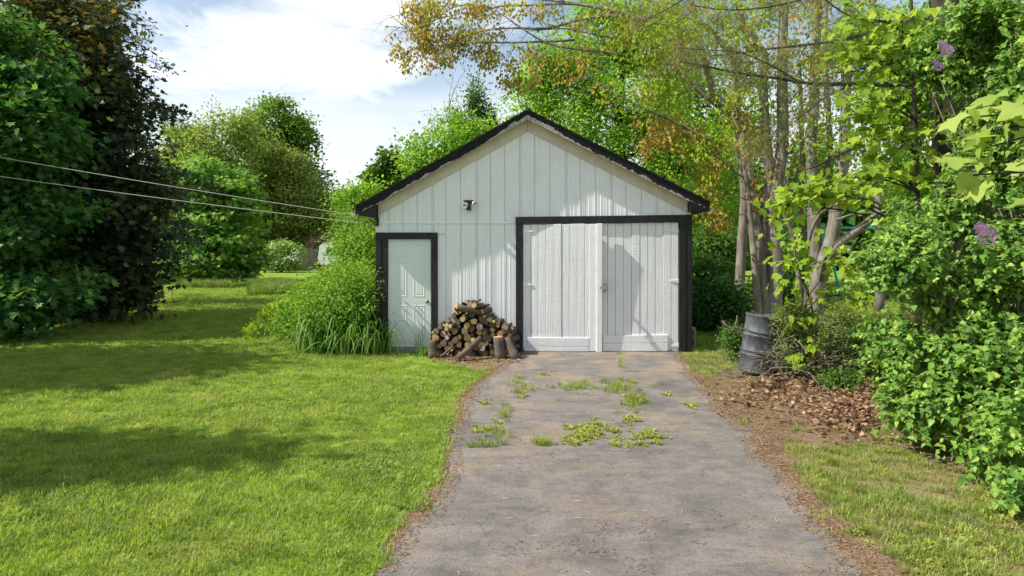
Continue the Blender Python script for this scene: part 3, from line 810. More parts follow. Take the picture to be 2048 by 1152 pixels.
# clover and plantain patches in the lawn
MAT['clover'] = leaf_mat('clover_leaf', [(0.0, (0.05, 0.12, 0.025)), (0.5, (0.09, 0.18, 0.04)), (1.0, (0.15, 0.24, 0.07))], 0.35)
CV = [tuft('clover_%d' % k, RG, 20, 0.06, 0.030, 0.0065, MAT['clover'], 1.2, True) for k in range(4)]
n = 5200
Q = np.array([gp(a, c) for a, c in zip(-40 + 960 * RG.random(n), 715 + 440 * RG.random(n))])
m = keep_off(Q[:, 0], Q[:, 1]) & (vnoise(Q, 0.9, 23) * 0.55 + vnoise(Q, 3.1, 24) * 0.45 > 0.60)
Q = Q[m]; k = len(Q)
tag(scatter('lawn_clover', Q, RG.random(k) * 6.283, 0.6 + 0.7 * RG.random(k), CV, RG.integers(0, 4, k)), 'patches of clover and plantain in the lawn', 'clover', kind='stuff')
# broad weeds in the verge grass
n = 800
u = 1540 + 500 * RG.random(n); v = 860 + 300 * RG.random(n)
P = np.array([gp(a, c) for a, c in zip(u, v)])
k = keep_off(P[:, 0], P[:, 1]) & (vnoise(P, 1.3, 19) > 0.5) & ~in_poly(P[:, 0], P[:, 1], SOIL_R)
P = P[k]; k = len(P)
tag(scatter('verge_weeds', P, RG.random(k) * 6.283, 0.4 + 0.6 * RG.random(k), WV, RG.integers(0, 4, k)), 'broad-leaved weeds among the thin grass beside the driveway', 'weeds', kind='stuff')

# ---- litter: dead leaves, needles, crumbs of bark
def litter_leaf(name, rng, s, curl):
    V0, T0 = MAPLE_S
    V = V0.copy(); V[:, 2] = V[:, 2] * 1.5 + curl * (V[:, 1] - 0.5) ** 2 + 0.12 * rng.random(len(V))
    V = (V - np.array((0, 0.45, 0))) * s
    q = rng.random()
    return bpy.data.objects.new(name, np_mesh(name, V, T0, MAT['lf_dead'], {'tint': np.full(len(V), q)}))
LV = [litter_leaf('dead_leaf_%d' % k, RG, 0.066, RG.normal() * 0.5) for k in range(12)]
def bit(name, rng):
    V, T = tube_arrays([(np.array([(-0.022, 0, 0.003), (0.0, 0.004 * rng.normal(), 0.006), (0.022, 0.006 * rng.normal(), 0.003)]), (0.0022, 0.0028, 0.0016))], 4)
    return bpy.data.objects.new(name, np_mesh(name, V, T, MAT['lf_dead'], {'tint': np.full(len(V), rng.random())}))
BV = [bit('litter_bit_%d' % k, RG) for k in range(8)]
def spread(name, P, variants, smin, smax, label, tilt=0.35, cat='litter', z=0.012):
    n = len(P); P = P.copy(); P[:, 2] += z
    return tag(scatter(name, P, RG.random(n) * 6.283, smin + (smax - smin) * RG.random(n), variants, RG.integers(0, len(variants), n), tilt=RG.normal(size=(n, 2)) * tilt), label, cat, kind='stuff')
# deep drift by the lilac
pts = []
for (u0, v0, ru, rv, n) in [(1640, 805, 110, 50, 520), (1690, 835, 60, 32, 760), (1560, 775, 70, 25, 360), (1610, 765, 90, 20, 420), (1720, 800, 40, 40, 300), (1500, 800, 60, 26, 130)]:
    for a, c in zip(u0 + ru * RG.normal(size=n) * 0.55, v0 + rv * RG.normal(size=n) * 0.55):
        q = gp(a, c); q[2] = 0.05 * abs(RG.normal()) ; pts.append(q)
spread('dead_leaf_drift', np.array(pts), LV, 0.5, 1.15, 'drift of brown dead leaves under the lilac and brush heap', 0.45)
pts = [gp(a, c) for a, c in zip(865 + 185 * RG.random(420), 703 + 24 * RG.random(420) ** 1.2)]
spread('woodpile_litter', np.array(pts), LV, 0.45, 0.9, 'dead leaves and bark scraps strewn in front of the woodpile', 0.45)
# needles and crumbs along both soil strips and in drifts on the asphalt
pts = []
for poly, n in ((SOIL_L, 5200), (SOIL_R, 9000), (np.array([(1.9, 3.2), (4.2, 3.2), (4.6, 6.0), (4.0, 9.5), (2.6, 9.5)]), 3500)):
    lo = poly.min(axis=0); hi = poly.max(axis=0); lo[1] = 3.2
    Q = lo + (hi - lo) * RG.random((n * 6, 2)); Q = Q[in_poly(Q[:, 0], Q[:, 1], poly)][:n]
    pts.append(np.concatenate([Q, np.zeros((len(Q), 1))], axis=1))
Q = np.array([gp(a, c) for a, c in zip(800 + 900 * RG.random(16000), 712 + 440 * RG.random(16000))])
m = in_poly(Q[:, 0], Q[:, 1], DRIVE) & (vnoise(Q, 2.6, 13) * 0.6 + vnoise(Q, 7, 14) * 0.4 > 0.66) & (RG.random(len(Q)) < 0.6)
pts.append(Q[m][::2])
spread('needle_litter', np.concatenate(pts), BV, 0.3, 0.8, 'orange-brown needles and crumbs along the driveway edges', 0.15, z=0.011)
pts = [gp(a, c) for a, c in zip(60 + 800 * RG.random(34), 720 + 420 * RG.random(34))]
spread('lawn_leaf_litter', np.array([q for q in pts if keep_off(np.array([q[0]]), np.array([q[1]]))[0]]), LV, 0.45, 0.8, 'scattered dead leaves lying in the lawn', 0.5, z=0.02)
# straws and white chips on the asphalt
MAT['straw'] = plain('pale_straw', (0.55, 0.47, 0.33), 0.8)
def straw(name, rng):
    V, T = tube_arrays([(np.array([(-0.06, 0, 0.003), (0.0, 0.006 * rng.normal(), 0.005), (0.06, 0.012 * rng.normal(), 0.003)]), (0.0028, 0.0032, 0.002))], 4)
    return bpy.data.objects.new(name, np_mesh(name, V, T, MAT['straw'], {'tint': np.full(len(V), 0.5)}))
SV = [straw('straw_%d' % k, RG) for k in range(3)]
Q = np.array([gp(a, c) for a, c in zip(830 + 800 * RG.random(60), 730 + 420 * RG.random(60))])
spread('straw_litter', Q[in_poly(Q[:, 0], Q[:, 1], DRIVE)], SV, 0.2, 0.6, 'pale straws lying on the asphalt', 0.05)
# ------------------------------------------------------------------ the garage
GY = 13.1
S = GY / F
def X(u): return (u - 1024) * S
def Z(v): return CAM_H + (VH - v) * S
RGA = np.random.default_rng(5)
gar = thing('garage', (X(1066), GY, 0), 'white board-sided garage with black trim and a low gable roof', 'garage')

def board(name, x0, x1, zb0, zb1, zt0, zt1, y, th, mat, parent, ch=0.004, warp=None):
    """upright or raking board: front face chamfered; corners (x0: zb0..zt0), (x1: zb1..zt1); y is the front plane"""
    fr = [(x0, y + ch, zb0), (x1, y + ch, zb1), (x1, y + ch, zt1), (x0, y + ch, zt0)]
    fi = [(x0 + ch, y, zb0 + ch), (x1 - ch, y, zb1 + ch), (x1 - ch, y, zt1 - ch), (x0 + ch, y, zt0 - ch)]
    bk = [(x0, y + th, zb0), (x1, y + th, zb1), (x1, y + th, zt1), (x0, y + th, zt0)]
    V = fi + fr + bk
    Fc = [(0, 1, 2, 3), (8, 11, 10, 9)]
    for i in range(4):
        j = (i + 1) % 4
        Fc += [(4 + i, 4 + j, j, i), (8 + i, 8 + j, 4 + j, 4 + i)]
    if warp:
        V = [warp(v) for v in V]
    return mesh_obj(name, V, Fc, mat, parent)

APEX_U, APEX_V = 1055, 246           # lower edge of the rake boards, on the front plane
LE_U, LE_V, RE_U, RE_V = 726, 431, 1404, 423
def rake_z(x, dz=0.0):
    if x <= X(APEX_U):
        f = (x - X(LE_U)) / (X(APEX_U) - X(LE_U)); z = Z(LE_V) + f * (Z(APEX_V) - Z(LE_V))
    else:
        f = (x - X(APEX_U)) / (X(RE_U) - X(APEX_U)); z = Z(APEX_V) + f * (Z(RE_V) - Z(APEX_V))
    return z + dz
XL, XR = X(751), X(1382)
# side and rear walls
def wallbox(name, x0, x1, y0, y1, z0, z1, mat, parent):
    V = [(x0, y0, z0), (x1, y0, z0), (x1, y1, z0), (x0, y1, z0), (x0, y0, z1), (x1, y0, z1), (x1, y1, z1), (x0, y1, z1)]
    return mesh_obj(name, V, [(0, 1, 5, 4), (1, 2, 6, 5), (2, 3, 7, 6), (3, 0, 4, 7), (4, 5, 6, 7), (3, 2, 1, 0)], mat, parent)
YB = GY + 7.0
wallbox('side_wall', XL, XL + 0.1, GY + 0.05, YB, 0, rake_z(XL) - 0.02, MAT['siding'], gar)
wallbox('side_wall', XR - 0.1, XR, GY + 0.05, YB, 0, rake_z(XR) - 0.02, MAT['siding'], gar)
# backing behind the front boards, with the gable outline
bk = [(XL, GY + 0.05, 0), (XR, GY + 0.05, 0), (XR, GY + 0.05, rake_z(XR)), (X(APEX_U), GY + 0.05, rake_z(X(APEX_U))), (XL, GY + 0.05, rake_z(XL))]
front_wall = mesh_obj('front_wall', bk, [(0, 1, 2, 3, 4)], MAT['siding'], gar)
mesh_obj('rear_wall', [(a, YB, c) for a, _, c in bk], [(4, 3, 2, 1, 0)], MAT['siding'], gar)

def siding(x0, x1, zb, zt_fn, y, rng, ribs=True, dbl=False):
    """one ribbed siding board, its face slightly uneven so grazing sun streaks it"""
    xs = np.linspace(x0 + 0.012, x1 - 0.012, 17)
    off = 0.0011 * rng.normal(size=17); off = off + 0.003 * np.sin(np.linspace(0, 3.14, 17)) * rng.normal() * 0.6
    off[rng.integers(2, 15, 3)] -= 0.0022
    prof = [(x0 + 0.0015, 0.012), (x0 + 0.003, -0.006), (x0 + 0.010, -0.006)] + [(a, o) for a, o in zip(xs, off)] + [(x1 - 0.010, -0.005), (x1 - 0.003, -0.005), (x1 - 0.0015, 0.012)]
    n = len(prof)
    V = [(a, y + o, zb) for a, o in prof] + [(a, y + o * (0.6 + 0.8 * rng.random()), zt_fn(a)) for a, o in prof]
    return mesh_obj('siding_board', V, [(i, i + 1, n + i + 1, n + i) for i in range(n - 1)], MAT['siding'], front_wall)
lines = [751, 777, 806, 834.6, 864, 892, 921.5, 952, 981, 1009.6, 1039, 1069, 1099.6, 1130, 1160, 1190, 1220, 1251, 1282, 1312.6, 1344, 1373, 1382]
doubles = {864, 952, 1039, 1130, 1220, 1312.6, 777}
SEAM = 446
for a, c in zip(lines[:-1], lines[1:]):
    a2 = a + (3.2 if a in doubles else 0)
    top = lambda x: rake_z(x, 0.02)
    if c <= 1040:
        siding(X(a2), X(c), Z(SEAM), top, GY - 0.004, RGA)
    else:
        siding(X(a2), X(c), Z(436) + 0.0, top, GY - 0.004, RGA)
    if a in doubles:
        siding_top = Z(SEAM) if c <= 1040 else Z(436)
        board('batten', X(a) + 0.002, X(a2) - 0.002, siding_top, siding_top, rake_z(X(a)) + 0.01, rake_z(X(a2)) + 0.01, GY - 0.009, 0.02, MAT['siding'], front_wall, 0.002)
    # the boards under the seam
    if a < 870:
        siding(X(a2), X(c), Z(468), lambda x: Z(SEAM + 1.2), GY + 0.004, RGA)
        if a in doubles:
            board('batten', X(a) + 0.002, X(a2) - 0.002, Z(468), Z(468), Z(SEAM + 1.2), Z(SEAM + 1.2), GY - 0.001, 0.02, MAT['siding'], front_wall, 0.002)
        if c > 875:
            siding(X(875.5), X(c), 0.03, lambda x: Z(469), GY + 0.004, RGA)
    elif c <= 1040:
        siding(X(a2), X(c), 0.03, lambda x: Z(SEAM + 1.2), GY + 0.004, RGA)
        if a in doubles:
            board('batten', X(a) + 0.002, X(a2) - 0.002, 0.03, 0.03, Z(SEAM + 1.2), Z(SEAM + 1.2), GY - 0.001, 0.02, MAT['siding'], front_wall, 0.002)
board('drip_strip', XL, X(1031), Z(447.5), Z(447.5), Z(444.5), Z(444.5), GY - 0.014, 0.02, MAT['siding'], front_wall, 0.003)
# frieze boards under the rakes
def raking(name, x0, x1, d0, d1, y, th, mat, parent, ch=0.004):
    return board(name, x0, x1, rake_z(x0) + d0, rake_z(x1) + d0, rake_z(x0) + d1, rake_z(x1) + d1, y, th, mat, parent, ch)
raking('frieze_board', XL + 0.002, X(APEX_U) - 0.001, -0.155, 0.05, GY - 0.034, 0.022, MAT['frieze'], gar)
raking('frieze_board', X(APEX_U) + 0.001, XR - 0.002, -0.155, 0.05, GY - 0.034, 0.022, MAT['frieze'], gar)
# roof: deck slabs over the walls and the overhang, rake fascia, shingle courses
OV = 0.22
roof = mesh_obj('roof', [(0, 0, -5)], [], MAT['shingle'], gar)
def slab(name, x0, x1, d0, d1, y0, y1, mat, parent):
    V = [(x, y, rake_z(x) + d) for y in (y0, y1) for x, d in ((x0, d0), (x1, d0), (x1, d1), (x0, d1))]
    return mesh_obj(name, V, [(0, 1, 2, 3), (7, 6, 5, 4), (0, 4, 5, 1), (1, 5, 6, 2), (2, 6, 7, 3), (3, 7, 4, 0)], mat, parent)
bpy.data.objects.remove(roof)
AX = X(APEX_U)
roof_l = slab('roof_slope', X(722), AX, 0.05, 0.205, GY - OV + 0.03, YB + OV, MAT['frieze'], gar)
roof_r = slab('roof_slope', AX, X(1408), 0.05, 0.205, GY - OV + 0.03, YB + OV, MAT['frieze'], gar)
def fascia(x0, x1, n, seed, ridge):
    """black rake board; along its lower edge the paint has flaked off the grey wood"""
    r = np.random.default_rng(seed)
    xs = np.linspace(x0, x1, n)
    c3 = np.stack([xs, xs * 0, xs * 0], 1)
    lo = 0.028 + 0.008 * (vnoise(c3, 7.0, seed) - 0.5) + 0.002 * r.normal(size=n)
    fl = np.clip((vnoise(c3, 1.1, seed + 3) * 0.5 + vnoise(c3, 14.0, seed + 4) * 0.25 + vnoise(c3, 45.0, seed + 5) * 0.25 - 0.36) * 0.20, 0.003, 0.08)
    fl = fl + 0.045 * np.clip(1 - np.abs(xs - ridge) / 0.9, 0, 1) * (0.4 + r.random(n) * 0.6)
    V = []
    y0, y1 = GY - OV, GY - OV + 0.03
    V += [(x, y0, rake_z(x) + q) for x, q in zip(xs, lo)] + [(x, y0, rake_z(x) + min(q + f, 0.18)) for x, q, f in zip(xs, lo, fl)] + [(x, y0, rake_z(x) + 0.195) for x in xs]
    V += [(x, y1, rake_z(x) + q) for x, q in zip(xs, lo)] + [(x, y1, rake_z(x) + 0.195) for x in xs]
    Fc, mi = [], []
    for i in range(n - 1):
        Fc += [(i, i + 1, n + i + 1, n + i), (n + i, n + i + 1, 2 * n + i + 1, 2 * n + i), (3 * n + i + 1, 3 * n + i, 4 * n + i, 4 * n + i + 1), (i, 3 * n + i, 3 * n + i + 1, i + 1), (2 * n + i, 2 * n + i + 1, 4 * n + i + 1, 4 * n + i)]
        mi += [1, 0, 0, 1, 0]
    Fc += [(0, n, 2 * n, 4 * n, 3 * n), (n - 1, 4 * n - 1, 5 * n - 1, 3 * n - 1, 2 * n - 1)]; mi += [0, 0]
    o = mesh_obj('rake_board', V, Fc, [MAT['peel'], MAT['bare']], gar)
    o.data.polygons.foreach_set('material_index', np.array(mi, dtype=np.int32))
    return o
fascia(X(716), AX - 0.001, 150, 3, AX)
fascia(AX + 0.001, X(1413), 150, 8, AX)
# shingle courses, each a thin lapped strip; the front edge ragged
for side, (xa, xb) in enumerate(((X(714), AX), (AX, X(1415)))):
    par = roof_l if side == 0 else roof_r
    n = 20
    for k in range(n):
        f0, f1 = k / n, (k + 1.12) / n
        xlo = xa + (xb - xa) * f0 if side == 0 else xb + (xa - xb) * f0
        xhi = xa + (xb - xa) * min(f1, 1) if side == 0 else xb + (xa - xb) * min(f1, 1)
        yf = GY - OV - 0.02 - 0.012 * RGA.random()
        pts = []
        for y in (yf, YB + OV + 0.02):
            for x, dz in ((xlo, 0.212), (xhi, 0.207), (xhi, 0.212), (xlo, 0.226)):
                pts.append((x, y, rake_z(x) + dz))
        mesh_obj('shingle_course', pts, [(0, 1, 2, 3), (7, 6, 5, 4), (0, 4, 5, 1), (1, 5, 6, 2), (2, 6, 7, 3), (3, 7, 4, 0)], MAT['shingle'], par)
V, T = tube_arrays([(np.array([(AX, GY - OV - 0.035, Z(APEX_V) + 0.20), (AX, YB + OV + 0.03, Z(APEX_V) + 0.20)]), (0.05, 0.05))], 8)
np_obj('ridge_cap', V, T, MAT['shingle'], gar)
# boxed eave returns
def eave(x0, x1, xw, zlo, seed):
    """box closing the eave: tapering from the fascia end back to the wall"""
    y0, y1 = GY - OV + 0.035, GY + 0.02
    top0, top1 = rake_z(x0) + 0.04, rake_z(x1) + 0.04
    V = [(x, y, z) for y in (y0, y1) for x, z in ((x0, top0 - 0.10 if x0 < x1 else top0), (x1, zlo), (x1, top1), (x0, top0))]
    return mesh_obj('eave_return', V, [(0, 1, 2, 3), (7, 6, 5, 4), (0, 4, 5, 1), (1, 5, 6, 2), (2, 6, 7, 3), (3, 7, 4, 0)], MAT['peel'], gar)
def eave_box(xo, xi, z0o, z0i, side):
    y0, y1 = GY - OV - 0.006, YB
    V = []
    for y in (y0, y1):
        V += [(xo, y, z0o), (xi, y, z0i), (xi, y, rake_z(xi) + 0.045), (xo, y, rake_z(xo) + 0.06)]
    fc = [(0, 1, 2, 3), (7, 6, 5, 4), (0, 4, 5, 1), (1, 5, 6, 2), (2, 6, 7, 3), (3, 7, 4, 0)]
    if side > 0:
        fc = [tuple(reversed(f)) for f in fc]
    return mesh_obj('eave_return', V, fc, MAT['peel'], gar)
eave_box(X(722), X(757), Z(432), Z(434), -1)
eave_box(X(1408), X(1374), Z(425), Z(424), 1)
# gutter along the far eave edge, its white end showing
def gutter(x, side, y0, y1, z):
    w, h, t = 0.10, 0.07, 0.004
    prof = [(0, 0), (side * w, 0.01), (side * (w + 0.02), h), (side * (w + 0.01), h), (side * (w - 0.01), 0.02), (0, 0.012)]
    V = [(x + a, y, z + c) for y in (y0, y1) for a, c in prof]
    n = len(prof)
    Fc = [(i, (i + 1) % n, n + (i + 1) % n, n + i) for i in range(n)] + [tuple(range(n))[::-1], tuple(range(n, 2 * n))]
    mesh_obj('gutter', V, Fc, MAT['lamp_white'], gar)
gutter(X(720), -1, GY - OV + 0.02, YB + 0.1, Z(432))
gutter(X(1410), 1, GY - OV + 0.02, YB + 0.1, Z(424))

# ---- side door
door_frame = [('jamb', 752, 763.5, 705, 466), ('jamb', 764.3, 775.5, 703, 466), ('jamb', 862.5, 875, 703, 466)]
for nm, a, c, v0, v1 in door_frame:
    board('door_jamb', X(a), X(c), Z(v0) if v0 < 704 else 0.0, Z(v0) if v0 < 704 else 0.0, Z(v1), Z(v1), GY - 0.045 + 0.01 * (a > 764) * (a < 800), 0.06, MAT['black'], gar, 0.005)
board('door_header', X(752), X(875), Z(478), Z(478), Z(465), Z(465), GY - 0.052, 0.06, MAT['black'], gar, 0.005)
board('door_sill', X(775), X(863), 0.0, 0.0, Z(694.5), Z(694.5), GY - 0.03, 0.08, MAT['concrete'], gar, 0.004)
sd = board('side_door', X(776), X(862), Z(694), Z(694), Z(478.5), Z(478.5), GY + 0.012, 0.04, MAT['door'], gar, 0.003)
DU = [(793, 811), (829, 847)]
DVr = [(491, 511), (525, 592), (612, 667)]
for (v0, v1) in DVr:
    for (u0, u1) in DU:
        x0, x1, z0, z1 = X(u0) - 0.02, X(u1) + 0.02, Z(v1) - 0.015, Z(v0) + 0.015
        y = GY + 0.012
        rings = [(0, 0.0005), (0.006, -0.004), (0.014, -0.004), (0.024, 0.004), (0.036, 0.004), (0.052, -0.003)]
        V = []
        for ins, dy in rings:
            V += [(x0 + ins, y + dy, z0 + ins), (x1 - ins, y + dy, z0 + ins), (x1 - ins, y + dy, z1 - ins), (x0 + ins, y + dy, z1 - ins)]
        Fc = []
        for r in range(len(rings) - 1):
            for i in range(4):
                j = (i + 1) % 4
                Fc.append((4 * r + i, 4 * r + j, 4 * r + 4 + j, 4 * r + 4 + i))
        k = 4 * (len(rings) - 1)
        Fc.append((k, k + 1, k + 2, k + 3))
        mesh_obj('door_panel', V, Fc, MAT['door'], sd)
def lathe(name, prof, centre, axis, mat, parent, seg=18, smooth=True):
    """prof: (distance along axis, radius)"""
    ax = Vector(axis).normalized(); q = Vector((0, 0, 1)).rotation_difference(ax)
    V = []
    for h, r in prof:
        for k in range(seg):
            a = 2 * math.pi * k / seg
            V.append(Vector(centre) + q @ Vector((r * math.cos(a), r * math.sin(a), h)))
    n = len(prof)
    Fc = [(i * seg + k, i * seg + (k + 1) % seg, (i + 1) * seg + (k + 1) % seg, (i + 1) * seg + k) for i in range(n - 1) for k in range(seg)]
    Fc += [tuple(range(seg))[::-1], tuple(range((n - 1) * seg, n * seg))]
    return mesh_obj(name, V, Fc, mat, parent, smooth)
lathe('door_knob', [(0, 0.03), (0.006, 0.032), (0.01, 0.014), (0.035, 0.013), (0.042, 0.026), (0.06, 0.030), (0.072, 0.022), (0.075, 0.006)], (X(854), GY + 0.010, Z(603)), (0, -1, 0), MAT['brass'], sd)

# ---- big double doors and their black frame
FRY = GY - 0.02
board('garage_door_jamb', X(1031.5), X(1045.5), 0, 0, Z(446), Z(446), FRY - 0.018, 0.06, MAT['black'], gar, 0.006)
board('garage_door_jamb', X(1357.5), X(1371), 0, 0, Z(444), Z(444), FRY - 0.020, 0.06, MAT['black'], gar, 0.006)
board('garage_door_jamb', X(1371.6), X(1383.5), 0.0, 0.0, Z(430), Z(430), FRY - 0.012, 0.06, MAT['black'], gar, 0.006)
board('garage_door_header', X(1031), X(1381), Z(447.5), Z(444.5), Z(434), Z(429.5), FRY - 0.026, 0.05, MAT['black'], gar, 0.006)
HX, EX = X(1046), X(1203)
def leafwarp(v):
    x, y, z = v
    f = min(max((x - HX) / (EX - HX), 0), 1)
    return (x, y - f * (0.060 + 0.030 * min(z / 2.4, 1) - 0.05 * max(0, 0.55 - z / 2.4)), z)
def leaf(root_name, label, planks, top, warp, ybase, seed):
    r = np.random.default_rng(seed)
    first = None
    dr = mesh_obj(root_name, [warp(q) if warp else q for q in [(X(planks[0]) + 0.01, ybase + 0.028, 0.03), (X(planks[-1]) - 0.01, ybase + 0.028, 0.03), (X(planks[-1]) - 0.01, ybase + 0.028, Z(top(planks[-1])) - 0.02), (X(planks[0]) + 0.01, ybase + 0.028, Z(top(planks[0])) - 0.02)]],
                  [(0, 1, 2, 3)], MAT['dark_metal'], gar)
    dr['label'] = label
    for a, c in zip(planks[:-1], planks[1:]):
        g = 0.0022 + 0.0018 * r.random()
        zb = 0.02 + 0.012 * r.random(); zt = Z(top(a)) - 0.012 * r.random()
        board('plank', X(a) + g, X(c) - g, zb, zb + 0.006 * r.normal(), zt, zt + 0.004 * r.normal(), ybase + 0.004 * r.normal() * 0.7, 0.024, MAT['plank'], dr, 0.0035, warp)
    return dr
pl = [122, 178, 228, 282, 335, 390, 445, 500, 552, 583]
dl = leaf('garage_door', 'white plank door leaf with a raised edge batten, standing slightly ajar', [1010.6 + q / 3.49 + 0.2 for q in pl], lambda u: 448.5 - (u - 1045) * 0.01, leafwarp, GY - 0.004, 4)
pr = [715, 770, 826, 883, 940, 995, 1047, 1103, 1158, 1210]
drr = leaf('garage_door', 'white plank door leaf with padlock and strap hinges', [1203.5] + [1010.2 + q / 3.49 for q in pr], lambda u: 446.5 - (u - 1203) * 0.02, None, GY - 0.004, 9)
board('edge_batten', X(1178), X(1191.6), 0.02, 0.02, Z(448.5), Z(448.5), GY - 0.024, 0.026, MAT['trim'], dl, 0.004, leafwarp)
board('edge_batten', X(1192), X(1203), 0.005, 0.005, Z(447.5), Z(447.5), GY - 0.052, 0.075, MAT['trim'], dl, 0.005, leafwarp)
for (a, c, v0, v1) in ((1055, 1177.5, 692, 675), (1049, 1177.5, 707.5, 692.6)):
    board('kick_board', X(a), X(c), max(Z(v0), 0.015), max(Z(v0), 0.015), Z(v1) + 0.004, Z(v1), GY - 0.026, 0.022, MAT['plank'], dl, 0.004, leafwarp)
for (a, c, v0, v1) in ((1205.5, 1335, 686, 670.5), (1205.5, 1335, 706, 686.6)):
    board('kick_board', X(a), X(c), max(Z(v0), 0.012), max(Z(v0), 0.012) + 0.01, Z(v1), Z(v1) + 0.012, GY - 0.028, 0.024, MAT['plank'], drr, 0.004)
def strap(u0, u1, v, parent, warp=None):
    d = 1 if u1 > u0 else -1
    V = []
    xs = np.linspace(X(u0), X(u1), 5); hw = np.array([0.034, 0.026, 0.021, 0.017, 0.007])
    for y in (GY - 0.0165, GY - 0.004):
        V += [(x, y, Z(v) + h) for x, h in zip(xs, hw)] + [(x, y, Z(v) - h) for x, h in zip(xs, hw)]
    n = 5; Fc = []
    for i in range(n - 1):
        Fc += [(i, i + 1, n + i + 1, n + i), (i, 2 * n + i, 2 * n + i + 1, i + 1), (n + i, n + i + 1, 3 * n + i + 1, 3 * n + i)]
    Fc += [(n - 1, 2 * n - 1, 4 * n - 1, 3 * n - 1), (0, n, 3 * n, 2 * n)]
    if warp: V = [warp(q) for q in V]
    return mesh_obj('strap_hinge', V, Fc, MAT['trim'], parent)
strap(1046, 1067, 462, dl, leafwarp); strap(1046, 1064, 569, dl, leafwarp); strap(1046, 1066, 690, dl, leafwarp)
strap(1357, 1335, 461, drr); strap(1357, 1340, 562, drr); strap(1357, 1340, 691, drr)
# hasp plate and padlock
hy = GY - 0.012
hp = board('hasp_plate', X(1203.5), X(1215), Z(582), Z(582), Z(567), Z(567), GY - 0.022, 0.012, MAT['steel'], drr, 0.003)
board('hasp', X(1198), X(1211), Z(577), Z(577), Z(571.5), Z(571.5), GY - 0.185, 0.008, MAT['steel'], drr, 0.002)
board('hasp_arm', X(1206.5), X(1210.5), Z(576.5), Z(576.5), Z(572), Z(572), GY - 0.177, 0.16, MAT['steel'], drr, 0.002)
board('padlock', X(1201.5), X(1208.5), Z(583), Z(583), Z(576.8), Z(576.8), GY - 0.215, 0.028, MAT['brass'], drr, 0.004)

# ---- twin flood lamp on the wall
fl = thing('flood_lamp', (X(937), GY, Z(412)), 'twin-head white security flood lamp with dark sensor on the white siding', 'lamp')
board('mounting_plate', X(928), X(947), Z(407.5), Z(407.5), Z(400.5), Z(400.5), GY - 0.05, 0.044, MAT['dark_metal'], fl, 0.006)
for (u, v, ax) in ((932.5, 410, (-0.35, -1, -0.32)), (948.5, 407, (0.45, -1, -0.25))):
    a = Vector(ax).normalized(); c = Vector((X(u), GY - 0.10, Z(v)))
    h = lathe('lamp_head', [(-0.045, 0.014), (-0.04, 0.026), (-0.01, 0.036), (0.03, 0.046), (0.062, 0.05), (0.064, 0.042), (0.05, 0.038)], c, a, MAT['lamp_white'], fl, 20)
    lathe('lens', [(0.046, 0.038), (0.052, 0.030), (0.055, 0.012), (0.0555, 0.002)], c, a, MAT['lamp_glass'], h, 16)
    V, T = tube_arrays([(np.array([(X(937.5 + (u - 937.5) * 0.3), GY - 0.045, Z(404)), (X(u), GY - 0.07, Z(v - 2)), tuple(c - a * 0.04)]), (0.014, 0.013, 0.012))], 8)
    np_obj('swivel_arm', V, T, MAT['dark_metal'], fl, smooth=True)
board('sensor_arm', X(936), X(941), Z(416), Z(416), Z(406), Z(406), GY - 0.07, 0.03, MAT['dark_metal'], fl, 0.004)
board('sensor', X(933.5), X(942.5), Z(421), Z(421), Z(415), Z(415), GY - 0.10, 0.065, MAT['dark_metal'], fl, 0.008)

# ---- service cables and their wall bracket
br = thing('cable_bracket', (X(755), GY - 0.02, Z(445)), 'dark twisted cable bracket below the eave corner of the garage', 'bracket')
rb = np.random.default_rng(8)
t = np.linspace(0, 1, 26)
coil = np.stack([X(755) + 0.035 * np.sin(t * 19), GY - 0.055 + 0.03 * np.cos(t * 19), Z(434) - 0.17 * t], axis=1)
V, T = tube_arrays([(coil, np.full(26, 0.008))], 6); np_obj('coil', V, T, MAT['dark_metal'], br, smooth=True)
board('bracket_plate', X(752.5), X(758), Z(452), Z(452), Z(434), Z(434), GY - 0.026, 0.018, MAT['dark_metal'], br, 0.003)
def cable(p0, p1, sag, label):
    n = 40; t = np.linspace(0, 1, n)[:, None]
    P = np.asarray(p0) + (np.asarray(p1) - np.asarray(p0)) * t; P[:, 2] -= sag * 4 * (t * (1 - t))[:, 0]
    V, T = tube_arrays([(P, np.full(n, 0.0075))], 6)
    return tag(np_obj('overhead_cable', V, T, MAT['cable'], None, smooth=True), label, 'cable', 'service cables to the garage')
cable((X(754), GY - 0.06, Z(437)), (-17.0, 12.0, 5.05), 0.10, 'upper thin grey overhead cable running to the garage eave')
cable((X(754), GY - 0.06, Z(450)), (-17.0, 12.0, 4.45), 0.10, 'lower thin grey overhead cable running to the garage eave')
# the pole that carries them, beyond the trees
pole = thing('utility_pole', (-17.0, 12.0, 0), 'brown wooden utility pole carrying the garage cables', 'pole')
V, T = tube_arrays([(np.array([(-17, 12, 0), (-17, 12, 3), (-17, 12, 6.4)]), (0.14, 0.125, 0.105))], 12); np_obj('shaft', V, T, MAT['bark_dark'], pole, smooth=True)
for z in (5.05, 4.45):
    lathe('insulator', [(0, 0.03), (0.05, 0.045), (0.07, 0.03), (0.11, 0.045), (0.13, 0.02)], (-16.98, 11.9, z - 0.06), (0, 0, 1), MAT['lamp_white'], pole, 10)

